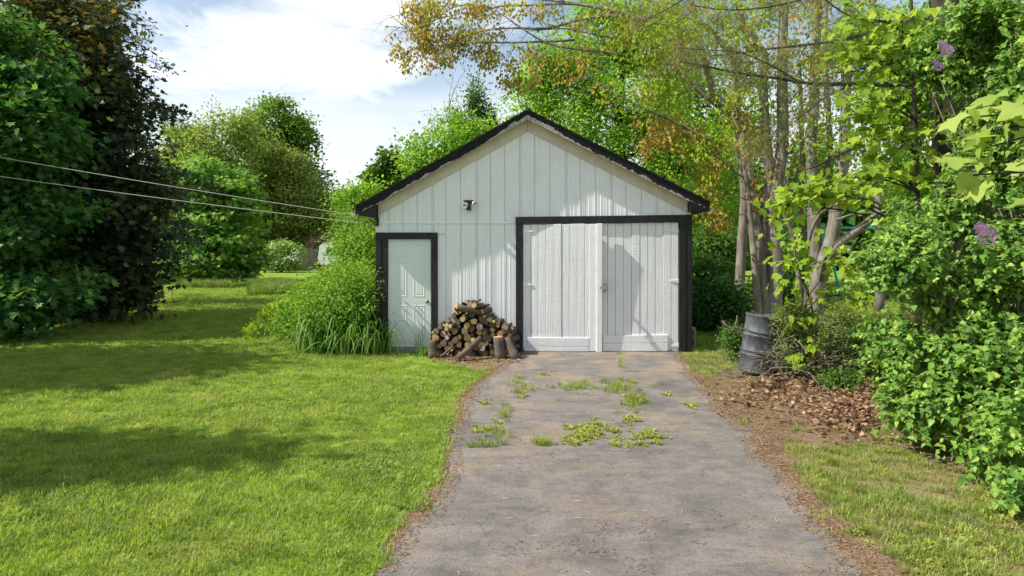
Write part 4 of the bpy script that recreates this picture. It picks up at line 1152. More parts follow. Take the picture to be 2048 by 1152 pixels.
# ---- concrete block by the corner
cb = thing('concrete_block', (X(1391), GY + 0.55, 0), 'grey hollow concrete block standing by the garage corner', 'block')
bx, by, bz = X(1391) + 0.04, GY + 0.5, 0.0
def shell_block():
    w, h, dpt = 0.19, 0.39, 0.19
    V, Fc = [], []
    def bxx(x0, x1, y0, y1, z0, z1):
        k = len(V)
        V.extend([(x0, y0, z0), (x1, y0, z0), (x1, y1, z0), (x0, y1, z0), (x0, y0, z1), (x1, y0, z1), (x1, y1, z1), (x0, y1, z1)])
        Fc.extend([tuple(k + i for i in f) for f in ((0, 1, 5, 4), (1, 2, 6, 5), (2, 3, 7, 6), (3, 0, 4, 7), (4, 5, 6, 7), (3, 2, 1, 0))])
    return V, Fc, bxx
V, Fc, bxx = shell_block()
for x0, x1 in ((-0.095, -0.065), (0.065, 0.095)): bxx(bx + x0, bx + x1, by, by + 0.19, 0, 0.39)
for z0, z1 in ((0, 0.03), (0.18, 0.21), (0.36, 0.39)): bxx(bx - 0.064, bx + 0.064, by, by + 0.19, z0, z1)
mesh_obj('block_body', V, Fc, MAT['concrete'], cb)
# ------------------------------------------------------------------ firewood
RW = np.random.default_rng(23)
def log_mesh(name, r, length, rng, taper=1.0, bend=0.0, seg=14, split=False, mat_end=None):
    """bark cylinder along y with cut ends as a second material; y = -length/2 is the front"""
    a = np.linspace(0, 2 * np.pi, seg, endpoint=False)
    out_ = 1 + 0.07 * np.sin(a * 2 + rng.random() * 6) + 0.05 * np.sin(a * 3 + rng.random() * 6) + 0.03 * rng.normal(size=seg)
    if split:
        out_ = out_ * np.where(np.sin(a) < -0.1, 0.55, 1.0)
    V = []; ys = np.linspace(-length / 2, length / 2, 5)
    for k, y in enumerate(ys):
        f = k / 4
        rr = r * out_ * (1 + (taper - 1) * f) * (1 + 0.03 * rng.normal(size=seg))
        for i in range(seg):
            V.append((rr[i] * math.cos(a[i]) + bend * math.sin(f * math.pi), y + (0.012 * math.cos(a[i] + 1) if k in (0, 4) else 0), rr[i] * math.sin(a[i])))
    Fc = [(k * seg + i, (k + 1) * seg + i, (k + 1) * seg + (i + 1) % seg, k * seg + (i + 1) % seg) for k in range(4) for i in range(seg)]
    nb = len(Fc)
    n0 = len(V)
    for e in (0, 4):
        V.append((0, ys[e] - (0.004 if e == 0 else -0.004), 0))
        ci = len(V) - 1
        # inner ring of wood inside the bark
        ring = []
        for i in range(seg):
            q = np.array(V[e * seg + i]); q[0] *= 0.91; q[2] *= 0.91; V.append(tuple(q)); ring.append(len(V) - 1)
        for i in range(seg):
            j = (i + 1) % seg
            if e == 0:
                Fc.append((ring[i], ring[j], ci))
            else:
                Fc.append((ring[j], ring[i], ci))
    nw = len(Fc)
    for e in (0, 4):
        r0 = n0 + (1 if e == 0 else 1 + seg + 1)
        for i in range(seg):
            j = (i + 1) % seg
            f = (e * seg + i, e * seg + j, r0 + j, r0 + i)
            Fc.append(f if e == 0 else tuple(reversed(f)))
    me = bpy.data.meshes.new(name)
    me.from_pydata([tuple(map(float, v)) for v in V], [], Fc)
    me.materials.append(MAT['log_bark']); me.materials.append(mat_end or MAT['log_end_1'])
    mi = np.zeros(len(Fc), dtype=np.int32); mi[nb:nw] = 1
    me.polygons.foreach_set('material_index', mi)
    sm = np.zeros(len(Fc), dtype=bool); sm[:nb] = True
    me.polygons.foreach_set('use_smooth', sm)
    me.update()
    return me
END_KINDS = [('pale yellow', 0.12), ('tan', 0.45), ('dark weathered', 0.78), ('grey', 0.98)]
log_meshes = {k: [log_mesh('firewood_log', 1.0, 1.0, RW, 0.9 + 0.2 * RW.random(), 0.05 * RW.normal(), mat_end=MAT['log_end_' + str(k)]) for _ in range(5)] for k in range(4)}
split_meshes = {k: [log_mesh('firewood_split_log', 1.0, 1.0, RW, 1.0, 0.0, split=True, mat_end=MAT['log_end_' + str(k)]) for _ in range(2)] for k in range(4)}
WX0, WX1, WY = X(866), X(1040), 12.62
def profile(x):
    pu = np.array([858, 880, 905, 930, 955, 985, 1010, 1032, 1050]); pv = np.array([676, 655, 636, 608, 606, 640, 652, 664, 690])
    u = x * F / WY + 1024
    return CAM_H + (VH - np.interp(u, pu, pv)) * WY / F
placed = []
fails = 0
while fails < 60 and len(placed) < 170:
    r = float(np.clip(RW.normal(0.046, 0.014), 0.026, 0.078))
    best = None
    for x in np.linspace(WX0 + r, WX1 - r - 0.12, 70) + RW.normal() * 0.01:
        z = r
        for (px, pz, pr_) in placed:
            dx = abs(px - x)
            if dx < r + pr_:
                z = max(z, pz + math.sqrt((r + pr_) ** 2 - dx * dx) * 0.97)
        if z + r > profile(x) + 0.05:
            continue
        if best is None or z < best[1]:
            best = (x, z)
    if best is None:
        fails += 1
        continue
    placed.append((best[0], best[1], r))
for i, (x, z, r) in enumerate(placed):
    sp = RW.random() < 0.12
    kind = int(RW.choice(4, p=(0.28, 0.30, 0.27, 0.15)))
    o = bpy.data.objects.new('firewood_log' if not sp else 'split_log', (split_meshes if sp else log_meshes)[kind][int(RW.integers(0, 2 if sp else 5))])
    COL.objects.link(o)
    L_ = 0.38 + 0.12 * RW.random()
    o.scale = (r, L_, r)
    o.location = (x, WY + 0.2 + 0.06 * RW.normal(), z)
    o.rotation_euler = (RW.normal() * 0.07, RW.random() * 6.28 if not sp else 3.14 + RW.normal() * 0.8, -0.20 + RW.normal() * 0.16)
    tier = 'at the foot of the woodpile' if z < 0.16 else ('on the woodpile crest' if z + r > profile(x) - 0.07 else ('low in the woodpile' if z < 0.36 else 'midway up the woodpile'))
    size = 'thick' if r > 0.054 else ('thin' if r < 0.04 else 'medium')
    lab = '%s %s log with %s cut end %s' % (size, 'split' if sp else 'round', END_KINDS[kind][0], tier)
    tag(o, lab, 'log', lab.replace('log ', 'logs ', 1))
def single_log(name, p0, p1, r0, r1, label, bend=0.0, seed=1, knots=()):
    rng = np.random.default_rng(seed)
    p0 = np.asarray(p0, float); p1 = np.asarray(p1, float); L_ = np.linalg.norm(p1 - p0)
    me = log_mesh(name, r0, L_, rng, r1 / r0, bend)
    o = bpy.data.objects.new(name, me)
    COL.objects.link(o)
    o.location = (p0 + p1) / 2
    o.rotation_euler = Vector(p1 - p0).to_track_quat('Y', 'Z').to_euler()
    return tag(o, label, 'log')
single_log('forked_log', (X(917), 12.52, Z(608)), (X(965), 12.66, Z(622)), 0.072, 0.05, 'thick forked log lying across the top of the woodpile', 0.02, 3)
single_log('leaning_branch', (X(918) * 0.955, 11.98, 0.05), (X(962) * 0.96, 12.42, Z(664) - 0.02), 0.056, 0.05, 'long bark-covered branch leaning against the front of the woodpile', 0.03, 4)
single_log('upright_log', (X(1003) * 0.96, 12.33, -0.01), (X(996) * 0.96, 12.36, 0.38), 0.105, 0.085, 'thick pale-barked log standing upright beside the woodpile', 0.0, 5)
single_log('upright_log', (X(1034) * 0.955, 12.26, -0.01), (X(1011) * 0.96, 12.44, 0.34), 0.088, 0.080, 'thick brown log propped slantwise beside the black door jamb', 0.0, 6)
single_log('short_branch', (X(884) * 0.96, 12.36, 0.03), (X(905) * 0.96, 12.45, 0.17), 0.022, 0.018, 'short peeled branch leaning low against the woodpile', 0.0, 7)
single_log('chunk_log', (X(870) * 0.965, 12.38, -0.005), (X(866) * 0.965, 12.47, 0.30), 0.085, 0.07, 'dark log standing on end at the side door end of the woodpile', 0.0, 8)
V, T = tube_arrays([(np.array([(X(985), 12.7, Z(642)), (X(998), 12.66, Z(637)), (X(1010), 12.6, Z(632))]), (0.007, 0.006, 0.003))], 5)
tag(np_obj('twig', V, T, MAT['bark_dark'], None), 'thin twig sticking out of the woodpile over the siding', 'twig')

# ------------------------------------------------------------------ old drum by the brush heap
bb = gp(1512, 752)
drum = thing('steel_drum', (bb[0] + 0.04, bb[1] + 0.1, 0), 'dull grey ribbed drum leaning beside the brush heap', 'drum')
b = MB('weathered_grey_drum'); p = b.objco()
n1 = b.noise(p, 4, 6, 0.7, (1, 1, 0.6)); n2 = b.noise(p, 22, 4, 0.7)
col = b.ramp(n1, [(0.3, (0.022, 0.027, 0.033)), (0.5, (0.055, 0.065, 0.075)), (0.72, (0.13, 0.145, 0.158))])
col = b.mix(b.ramp(n2, [(0.62, 0.0), (0.75, 0.6)]), col, (0.10, 0.09, 0.07))
b.set(col, 0.55, 0.0, 0.35); b.bump(n1, 0.3, 0.02); MAT['drum'] = b.m
prof = [(0, 0.0), (0.0, 0.27), (0.01, 0.292), (0.03, 0.292), (0.04, 0.282)]
for h in (0.27, 0.33, 0.57, 0.63):
    prof += [(h - 0.02, 0.283), (h - 0.008, 0.297), (h + 0.008, 0.297), (h + 0.02, 0.283)]
prof += [(0.86, 0.282), (0.87, 0.292), (0.89, 0.292), (0.895, 0.285), (0.885, 0.272), (0.865, 0.27), (0.862, 0.0)]
V = []; seg = 36
tiltx = 0.16
for h, r in prof:
    for k in range(seg):
        a = 2 * math.pi * k / seg
        rr = r * (1 - 0.05 * max(0, math.cos(a + 2.2)) * math.sin(min(h, 0.9) / 0.9 * math.pi))
        q = Vector((rr * math.cos(a), rr * math.sin(a), h))
        q = Matrix.Rotation(tiltx, 3, 'Y') @ q
        V.append((q.x, q.y, q.z - 0.0 + 0.03))
n = len(prof)
Fc = [(i * seg + k, i * seg + (k + 1) % seg, (i + 1) * seg + (k + 1) % seg, (i + 1) * seg + k) for i in range(n - 1) for k in range(seg)]
me = bpy.data.meshes.new('drum_shell'); me.from_pydata(V, [], Fc); me.materials.append(MAT['drum'])
me.polygons.foreach_set('use_smooth', np.ones(len(Fc), dtype=bool)); me.update()
o = bpy.data.objects.new('drum_shell', me); COL.objects.link(o); o.parent = drum
V = []
for h, r in ((0.872, 0.02), (0.885, 0.035), (0.89, 0.034), (0.895, 0.0)):
    for k in range(10):
        a = 2 * math.pi * k / 10
        q = Matrix.Rotation(tiltx, 3, 'Y') @ Vector((0.17 + r * math.cos(a), r * math.sin(a), h)); V.append((q.x, q.y, q.z + 0.03))
me = bpy.data.meshes.new('bung'); me.from_pydata(V, [], [(i * 10 + k, i * 10 + (k + 1) % 10, (i + 1) * 10 + (k + 1) % 10, (i + 1) * 10 + k) for i in range(3) for k in range(10)]); me.materials.append(MAT['dark_metal'])
o = bpy.data.objects.new('bung', me); COL.objects.link(o); o.parent = drum

# ------------------------------------------------------------------ brush heap
RB = np.random.default_rng(77)
def twig_heap(name, c, rad, h, n, lens, r, mat, label, cat, seed, spreadz=0.5):
    rng = np.random.default_rng(seed)
    tubes = []
    for i in range(n):
        a = rng.random() * 6.283; q = math.sqrt(rng.random())
        s = np.array((c[0] + rad[0] * q * math.cos(a), c[1] + rad[1] * q * math.sin(a), 0.02 + h * rng.random() * (1 - 0.6 * q)))
        L_ = lens * (0.5 + 0.9 * rng.random())
        dr = unit(np.array((rng.normal(), rng.normal() * 0.7, rng.normal() * spreadz + 0.15)))
        e = s + dr * L_; m = (s + e) / 2 + np.array((0, 0, 0.12 * L_)) + rng.normal(size=3) * 0.05 * L_
        e[2] = max(e[2], 0.015)
        rr = r * (0.4 + rng.random())
        path = smooth_path([s, m, e], 6)
        tubes.append((path, np.linspace(rr, rr * 0.35, 6)))
        for _ in range(2):
            p0 = path[int(rng.integers(2, 5))]; dd = unit(dr + rng.normal(size=3) * 0.6) * L_ * 0.4
            p2 = p0 + dd; p2[2] = max(p2[2], 0.01)
            tubes.append((np.array([p0, (p0 + p2) / 2 + rng.normal(size=3) * 0.02, p2]), (rr * 0.5, rr * 0.4, rr * 0.2)))
    V, T = tube_arrays(tubes, 4)
    o = np_obj(name, V, T, mat)
    return tag(o, label, cat, kind='stuff')
h0 = gp(1620, 748)
twig_heap('brush_heap', h0, (0.7, 0.55), 0.6, 95, 0.7, 0.008, MAT['bark_twig'], 'tangled heap of cut branches and dead twigs beside the drum', 'brush', 3)
h1 = gp(1572, 758)
twig_heap('brush_heap', h1 + np.array((-0.12, -0.15, 0)), (0.32, 0.22), 0.65, 70, 0.75, 0.009, MAT['bark_twig'], 'bleached curved twigs spilling out in front of the drum', 'brush', 9)
h2 = gp(1700, 735)
twig_heap('brush_heap', h2, (0.6, 0.6), 0.9, 90, 0.6, 0.006, MAT['bark_dark'], 'dark dry stems rising between the brush heap and the lilac', 'brush', 12, 1.0)

# ------------------------------------------------------------------ swing frame
sw = gp(1668, 598)
bar_z = 2 + (VH - 456) * 26.0 / F
ty = sw[1]
frame = thing('swing_frame', (wp(1700, 598, ty)[0], ty, 0), 'teal painted metal swing frame beyond the tree trunks', 'swing frame')
xl = wp(1649, 456, ty)[0]; xr = xl + 3.4
zt = wp(0, 456, ty)[2]
def pipe(nm, a, c, r=0.045):
    V, T = tube_arrays([(np.array([a, (np.array(a) + np.array(c)) / 2, c]), (r, r, r))], 10)
    np_obj(nm, V, T, MAT['teal'], frame, smooth=True)
pipe('top_bar', (xl - 0.12, ty, zt), (xr + 0.12, ty, zt), 0.05)
for xx in (xl, xr):
    for dy in (-0.75, 0.75):
        pipe('leg', (xx, ty + dy * 0.05, zt - 0.03), (xx + (0.28 if xx == xl else -0.28) * (1 if dy < 0 else -0.4), ty + dy, 0))
MAT['chain'] = plain('swing_chain', (0.2, 0.2, 0.2), 0.5, 0.7)
for k, fx in enumerate((0.36, 0.68)):
    xc = xl + (xr - xl) * fx
    st_ = wallbox('swing_seat', xc - 0.22, xc + 0.22, ty - 0.09, ty + 0.09, 0.52, 0.545, MAT['dark_metal'], frame)
    for sx in (-0.2, 0.2):
        V, T = tube_arrays([(np.array([(xc + sx, ty, zt), (xc + sx, ty, 0.53)]), (0.008, 0.008))], 5); np_obj('chain', V, T, MAT['chain'], frame)

# ------------------------------------------------------------------ houses, fence, trailer far behind
def house(name, u0, u1, vtop, vbase, d, wall, roofm, label, seed):
    a = wp(u0, vbase, d); c = wp(u1, vtop, d)
    x0, x1 = a[0], c[0]; zt = c[2]; dp = 7.0
    h = thing(name, ((x0 + x1) / 2, d, 0), label, 'house')
    wallbox('wall', x0, x1, d, d + dp, 0, zt * 0.62, wall, h)
    e = 0.45; zr = zt * 0.60
    V = [(x0 - e, d - e, zr), (x1 + e, d - e, zr), (x1 + e, d + dp + e, zr), (x0 - e, d + dp + e, zr), (x0 - e, d + dp / 2, zt), (x1 + e, d + dp / 2, zt)]
    mesh_obj('roof', V, [(0, 1, 5, 4), (2, 3, 4, 5), (1, 2, 5), (3, 0, 4), (3, 2, 1, 0)], roofm, h)
    n = max(2, int((x1 - x0) / 3.2))
    for k in range(n):
        xc = x0 + (x1 - x0) * (k + 0.5) / n
        wf = board('window', xc - 0.65, xc + 0.65, 0.95, 0.95, 2.1, 2.1, d - 0.06, 0.07, MAT['trim'], h, 0.01)
        wallbox('pane', xc - 0.55, xc + 0.55, d - 0.075, d - 0.062, 1.05, 2.0, MAT['lamp_glass'], wf)
    return h
MAT['brick'] = plain('red_brick_wall', (0.22, 0.085, 0.06), 0.9, var=0.25, scale=6)
MAT['grey_roof'] = plain('grey_shingle_roof', (0.12, 0.115, 0.11), 0.95, var=0.3, scale=12)
MAT['pale_wall'] = plain('pale_clapboard', (0.55, 0.55, 0.53), 0.7, var=0.08, scale=3)
house('far_house', 455, 545, 482, 521, 92, MAT['pale_wall'], MAT['grey_roof'], 'pale clapboard house with grey roof beyond the far lawn', 3)
house('far_house', 536, 592, 484, 520, 98, MAT['brick'], MAT['grey_roof'], 'low red brick house behind the white-flowering shrub', 4)
house('far_house', 640, 740, 478, 524, 86, MAT['brick'], MAT['grey_roof'], 'brown house with a grey roof behind the white camper trailer', 5)
house('far_house', 1380, 1470, 462, 522, 70, MAT['pale_wall'], MAT['grey_roof'], 'pale house glimpsed between the garage and the tree trunks', 6)
MAT['fence'] = plain('weathered_fence_board', (0.20, 0.165, 0.13), 0.9, var=0.3, scale=5)
fa = wp(598, 528, 55.5); fb = wp(634, 528, 55.5)
fe = thing('board_fence', tuple((fa + fb) / 2 * np.array((1, 1, 0))), 'short grey-brown board fence beside the white camper trailer', 'fence')
nb = 11
for k in range(nb):
    x0 = fa[0] + (fb[0] - fa[0]) * k / nb; x1 = fa[0] + (fb[0] - fa[0]) * (k + 0.9) / nb
    wallbox('fence_board', x0, x1, 55.5, 55.53, 0.05, 1.75 + 0.05 * RB.normal(), MAT['fence'], fe)
for z in (0.5, 1.4):
    wallbox('fence_rail', fa[0], fb[0], 55.535, 55.59, z, z + 0.09, MAT['fence'], fe)
# camper trailer
tx = wp(694, 520, 53)[0]
tr = thing('camper_trailer', (tx, 53, 0), 'white camper trailer half hidden behind the green thicket', 'trailer')
MAT['white_gloss'] = plain('white_trailer_skin', (0.78, 0.79, 0.80), 0.35, var=0.04)
prof = [(-1.75, 0.55), (1.75, 0.55), (1.9, 0.95), (1.85, 1.9), (1.6, 2.2), (-1.5, 2.2), (-1.8, 1.95), (-1.95, 1.0)]
V = [(tx + a, 52 + y, z) for y in (0, 2.1) for a, z in prof]; n = len(prof)
bd = mesh_obj('body', V, [tuple(range(n)), tuple(range(n, 2 * n))[::-1]] + [(i, n + i, n + (i + 1) % n, (i + 1) % n) for i in range(n)], MAT['white_gloss'], tr)
for xc in (-0.9, 0.7):
    wallbox('window', tx + xc - 0.4, tx + xc + 0.4, 51.98, 52.01, 1.25, 1.8, MAT['dark_metal'], tr)
lathe('wheel', [(0, 0.30), (0.02, 0.33), (0.16, 0.33), (0.18, 0.30)], (tx - 0.2, 52.0, 0.33), (0, 1, 0), MAT['dark_metal'], tr, 18)
lathe('wheel', [(0, 0.30), (0.02, 0.33), (0.16, 0.33), (0.18, 0.30)], (tx - 0.2, 53.9, 0.33), (0, 1, 0), MAT['dark_metal'], tr, 18)
pts_h = np.array([(tx + 1.75, 53, 0.6), (tx + 2.7, 53, 0.5), (tx + 2.7, 53, 0.0)]); V, T = tube_arrays([(pts_h, (0.06, 0.05, 0.05))], 6); np_obj('hitch', V, T, MAT['dark_metal'], tr)
# ------------------------------------------------------------------ trees beyond the lawn (left side of the garage)
def col(u, v, d):
    return wp(u, v, d)
# copper maple
d = 19.0; bx = wp(170, 0, d)[0]
tree('copper_maple', 'large dark copper-leaved maple overhanging the shaded lawn', (bx, d, 0), [(bx, d, 0), (bx + 0.1, d, 2.5), (bx - 0.1, d, 5), (bx, d, 8.2)], 0.30, 0.13,
     px_blobs(d, [(120, 60, 110, 110), (205, 130, 50, 85, -.5), (60, 200, 120, 140), (170, 230, 120, 120, -1), (240, 300, 62, 90, -.5), (90, 380, 150, 130, -.5), (200, 420, 100, 105, -1), (130, 540, 150, 95, -.5), (235, 550, 80, 80, -1), (275, 370, 40, 55)]),
     'lf_copper', 950, 44, 0.36, 0.165, template=MAPLE_S, seed=2, gap=0.43, tint_c=0.34, tint_v=0.16, shell=0.30,
     tint_fn=lambda P: 0.28 * np.clip((P[:, 2] - 4.8) / 3.2, 0, 1) * (0.4 + 1.2 * vnoise(P, 0.9, 4)) + 0.16 * np.clip((P[:, 0] + 10.6) / 1.5, 0, 1), flat=0.42, rough=0.45, up=0.8)
d = 15.5; bx = wp(-60, 0, d)[0]
tree('green_maple', 'deep green maple with low drooping boughs beside the copper maple', (bx, d, 0), [(bx, d, 0), (bx, d, 2), (bx + 0.1, d, 5.8)], 0.2, 0.08,
     px_blobs(d, [(-40, 120, 90, 110), (60, 130, 60, 60, -.3), (-30, 300, 130, 110), (50, 260, 55, 70, -.5), (70, 440, 70, 70, -.6), (-40, 480, 130, 110), (60, 580, 75, 62, -.5), (20, 620, 55, 40, -.9), (110, 545, 45, 40, -.2)]),
     'lf_maple_dark', 560, 44, 0.31, 0.155, template=MAPLE_S, seed=3, gap=0.44, tint_c=0.5, flat=0.36, rough=0.45, up=0.8)
# spruce behind
def conifer(name, label, base, h, r, mat, seed, n_whorl=26, bark='bark_dark', per=26, size=0.30, gapf=0.0, group=None):
    rng = np.random.default_rng(seed)
    root = thing(name, tuple(base), label, 'tree', group)
    base = np.asarray(base, float)
    tubes = [(np.array([base, base + (0, 0, h * 0.5), base + (0, 0, h)]), (0.16 * h / 9, 0.09 * h / 9, 0.02))]
    C, O = [], []
    for k in range(n_whorl):
        f = (k + 0.6) / n_whorl
        z = h * (0.10 + 0.88 * f); rr = r * (1 - f) ** 0.75 * (0.8 + 0.4 * rng.random())
        for j in range(7):
            a = rng.random() * 6.283
            L_ = rr * (0.6 + 0.55 * rng.random())
            s = base + (0, 0, z)
            e = s + np.array((math.cos(a) * L_, math.sin(a) * L_, -0.28 * L_ + 0.2 * rng.random()))
            m = (s + e) / 2 + np.array((0, 0, 0.08 * L_))
            P = smooth_path([s, m, e], 7)
            tubes.append((P, np.linspace(0.03, 0.006, 7)))
            for q in range(max(3, int(L_ * 6))):
                t = 0.2 + 0.8 * rng.random()
                p_ = P[min(6, int(t * 6.99))] + rng.normal(size=3) * np.array((0.10, 0.10, 0.05)) * (1.3 - 0.4 * t)
                C.append(p_); O.append(unit(e - s))
    V, T = tube_arrays(tubes, 6); np_obj('trunk', V, T, MAT[bark], root, smooth=True)
    V, T, t = foliage(rng, np.array(C), np.array(O), per, 0.13, size, LEAF_NARROW, flat=0.5, droop=0.15, up=0.4)
    c = np_obj('crown', V, T, MAT[mat], root, {'tint': t}); c['kind'] = 'stuff'
    return root
bs = wp(205, 0, 23.5)
conifer('spruce', 'tall dark spruce rising behind the copper maple', (bs[0], 23.5, 0), 15.0, 3.6, 'lf_spruce', 4, 26, per=9, size=0.17)
d = 37.0; bx = wp(420, 0, d)[0]
tree('chestnut_tree', 'rounded bright green broadleaf tree standing at the lawn end', (bx, d, 0), [(bx, d, 0), (bx, d, 2), (bx, d, 5.4)], 0.22, 0.08,
     px_blobs(d, [(420, 360, 55, 42), (380, 375, 45, 40, -.3), (455, 400, 52, 45, -.3), (380, 440, 60, 55, -.5), (455, 460, 58, 55, -.6), (410, 505, 92, 50, -.4), (370, 520, 52, 38, -.5), (470, 525, 48, 36, -.5), (420, 545, 70, 22, -.6)]),
     'lf_chestnut', 430, 46, 0.34, 0.24, seed=5, gap=0.40, flat=0.3, tint_c=0.75, shell=0.5, template=MAPLE_S, rough=0.5, up=0.8)
d = 56.0; bx = wp(420, 0, d)[0]
tree('olive_tree', 'tall thin-crowned olive-green tree behind the rounded bright green tree', (bx, d, 0), [(bx, d, 0), (bx, d, 6), (bx + 0.3, d, 12)], 0.3, 0.1,
     px_blobs(d, [(370, 250, 36, 46), (430, 248, 36, 42), (478, 262, 30, 48), (350, 310, 45, 50), (410, 320, 65, 55, -1), (470, 340, 50, 60), (400, 400, 80, 60), (340, 380, 50, 60), (480, 420, 50, 60)]),
     'lf_olive', 760, 42, 0.50, 0.25, seed=6, gap=0.48, gscale=0.7, tint_c=0.6, up=0.3, rough=0.55)
d = 68.0; bx = wp(575, 0, d)[0]
tree('tall_maple', 'tall full green maple standing far beyond the lawn', (bx, d, 0), [(bx, d, 0), (bx, d, 6), (bx, d, 13)], 0.35, 0.12,
     px_blobs(d, [(550, 235, 48, 34), (555, 280, 62, 50), (520, 270, 30, 50), (595, 300, 36, 60), (580, 360, 58, 60), (615, 400, 36, 70), (560, 440, 90, 60), (625, 440, 40, 60)]),
     'lf_mid', 700, 46, 0.52, 0.34, seed=7, gap=0.38, gscale=0.7, flat=0.5, shell=0.55, tint_c=0.75, rough=0.4)
d = 59.0; bx = wp(580, 0, d)[0]
tree('hazel_tree', 'bushy brownish-olive tree in front of the tall green maple', (bx, d, 0), [(bx, d, 0), (bx, d, 4), (bx, d, 8)], 0.25, 0.1,
     px_blobs(d, [(545, 330, 50, 42), (590, 345, 40, 40), (530, 400, 50, 50), (585, 410, 62, 55, -1), (640, 430, 42, 50), (560, 462, 70, 34), (630, 458, 50, 30), (520, 455, 40, 40)]),
     'lf_brownolive', 820, 42, 0.44, 0.24, seed=8, rough=0.55, gap=0.43, gscale=0.8, tint_c=0.62)
d = 78.0
for k, (u, v, lb, m) in enumerate([(690, 430, 'distant dark green tree beyond the camper trailer', 'lf_mid'), (735, 415, 'distant olive tree just over the garage eave', 'lf_brownolive'), (650, 440, 'distant dull green tree beside the brownish-olive tree', 'lf_mid')]):
    bx = wp(u, 0, d + k * 4)[0]
    tree('distant_tree', lb, (bx, d + k * 4, 0), [(bx, d + k * 4, 0), (bx, d + k * 4, 2), (bx, d + k * 4, 5)], 0.25, 0.1, px_blobs(d + k * 4, [(u, v - 20, 34, 32), (u - 18, v + 30, 34, 36), (u + 20, v + 30, 34, 36), (u, v + 55, 40, 30)]), m, 500, 14, 0.4, 0.42, seed=20 + k, gap=0.34, gscale=0.6)
# blossoming shrub, dark low shrub, faded pink tree
d = 51.0; bx = wp(562, 0, d)[0]
tree('blossom_shrub', 'round shrub covered in white blossom on the far lawn', (bx, d, 0), [(bx, d, 0), (bx, d, 0.7), (bx, d, 1.6)], 0.1, 0.05,
     px_blobs(d, [(562, 505, 32, 26), (545, 512, 24, 24), (582, 510, 22, 26), (562, 528, 34, 14)]), 'lf_chestnut', 420, 14, 0.16, 0.15, seed=9, gap=0.25, cat='shrub', shell=0.6, tint_c=0.95)
rng = np.random.default_rng(91)
C, O = crown_points(rng, px_blobs(d - 0.3, [(562, 505, 34, 28), (582, 512, 22, 24), (545, 515, 24, 24)]), 170, 0.85, 0.2, 1.0)
V, T, t = foliage(rng, C, O, 6, 0.10, 0.13, LEAF2)
sh = [o for o in COL.objects if o.name.startswith('blossom_shrub')][0]
np_obj('blossom', V, T, MAT['lf_white'], sh, {'tint': t})['kind'] = 'stuff'
d = 39.0; bx = wp(480, 0, d)[0]
tree('low_shrub', 'low dark green shrub at the foot of the rounded bright green tree', (bx, d, 0), [(bx, d, 0), (bx, d, 0.2), (bx, d, 0.5)], 0.05, 0.03, px_blobs(d, [(470, 552, 30, 14), (490, 553, 18, 12), (440, 556, 30, 12)]), 'lf_maple_dark', 220, 14, 0.13, 0.14, seed=10, gap=0.2, cat='shrub')
d = 56.5; bx = wp(640, 0, d)[0]
tree('pink_tree', 'small tree with faded pink blossom behind the board fence', (bx, d, 0), [(bx, d, 0), (bx, d, 1), (bx, d, 2)], 0.1, 0.05, px_blobs(d, [(640, 488, 18, 14), (690, 488, 18, 12), (665, 485, 16, 10)]), 'lf_pink', 150, 12, 0.22, 0.22, seed=12, gap=0.3)
# far woods closing the view
def woods(name, label, u0, u1, d, vt, n, mats, seed):
    rng = np.random.default_rng(seed)
    bl = []
    for u in np.arange(u0, u1, 36):
        top = vt + rng.normal() * 16
        bl += px_blobs(d + rng.normal() * 5, [(u, top + 30, 34, 34), (u + 15, top + 75, 40, 45), (u - 10, (top + 540) / 2 + 30, 40, 50)])
    C, O = crown_points(rng, bl, n, 0.4, 0.3, 0.25)
    V, T, t = foliage(rng, C, O, 12, 0.75, 0.85, LEAF2, tint_v=0.3)
    return tag(np_obj(name, V, T, MAT[mats], None, {'tint': t}), label, 'woods', kind='stuff')
woods('far_woods', 'distant dark woods closing the view behind the houses', -250, 860, 125, 440, 2400, 'lf_mid', 31)
woods('far_woods', 'distant mixed woods behind the swing frame', 1000, 2350, 60, 400, 3800, 'lf_mid', 32)
woods('far_woods', 'distant olive woods behind the grey tree trunks', 1330, 2350, 75, 350, 2000, 'lf_olive', 33)

# off to the side, beyond the frame: the trees whose shade falls across the lawn
tree('lawn_maple', 'broad maple at the lawn edge out beyond the green maple', (-13.6, 9.6, 0), [(-13.6, 9.6, 0), (-13.6, 9.6, 2), (-13.6, 9.6, 6)], 0.25, 0.1,
     [((-13.6, 9.8, 5.6), (2.6, 2.4, 2.4)), ((-14.4, 9.0, 3.4), (2.2, 2.0, 1.8)), ((-12.9, 10.4, 3.6), (2.0, 2.2, 1.8)), ((-13.6, 10.2, 7.8), (1.5, 1.4, 1.5)), ((-13.0, 11.4, 6.4), (1.6, 1.4, 1.6))], 'lf_maple_dark', 1000, 15, 0.34, 0.24, seed=14, gap=0.22)
tree('lawn_cedar', 'slender tree beside the near lawn casting a long shadow', (-11.6, 5.0, 0), [(-11.6, 5.0, 0), (-11.6, 5, 3), (-11.6, 5.1, 8)], 0.15, 0.06,
     [((-11.6, 5.0, 3.2), (1.5, 1.35, 1.6)), ((-11.6, 5.1, 5.4), (1.5, 1.15, 1.6)), ((-11.5, 5.15, 7.4), (1.2, 0.75, 1.4)), ((-11.5, 5.2, 9.0), (0.6, 0.4, 0.9))], 'lf_maple_dark', 800, 15, 0.24, 0.2, seed=15, gap=0.16)

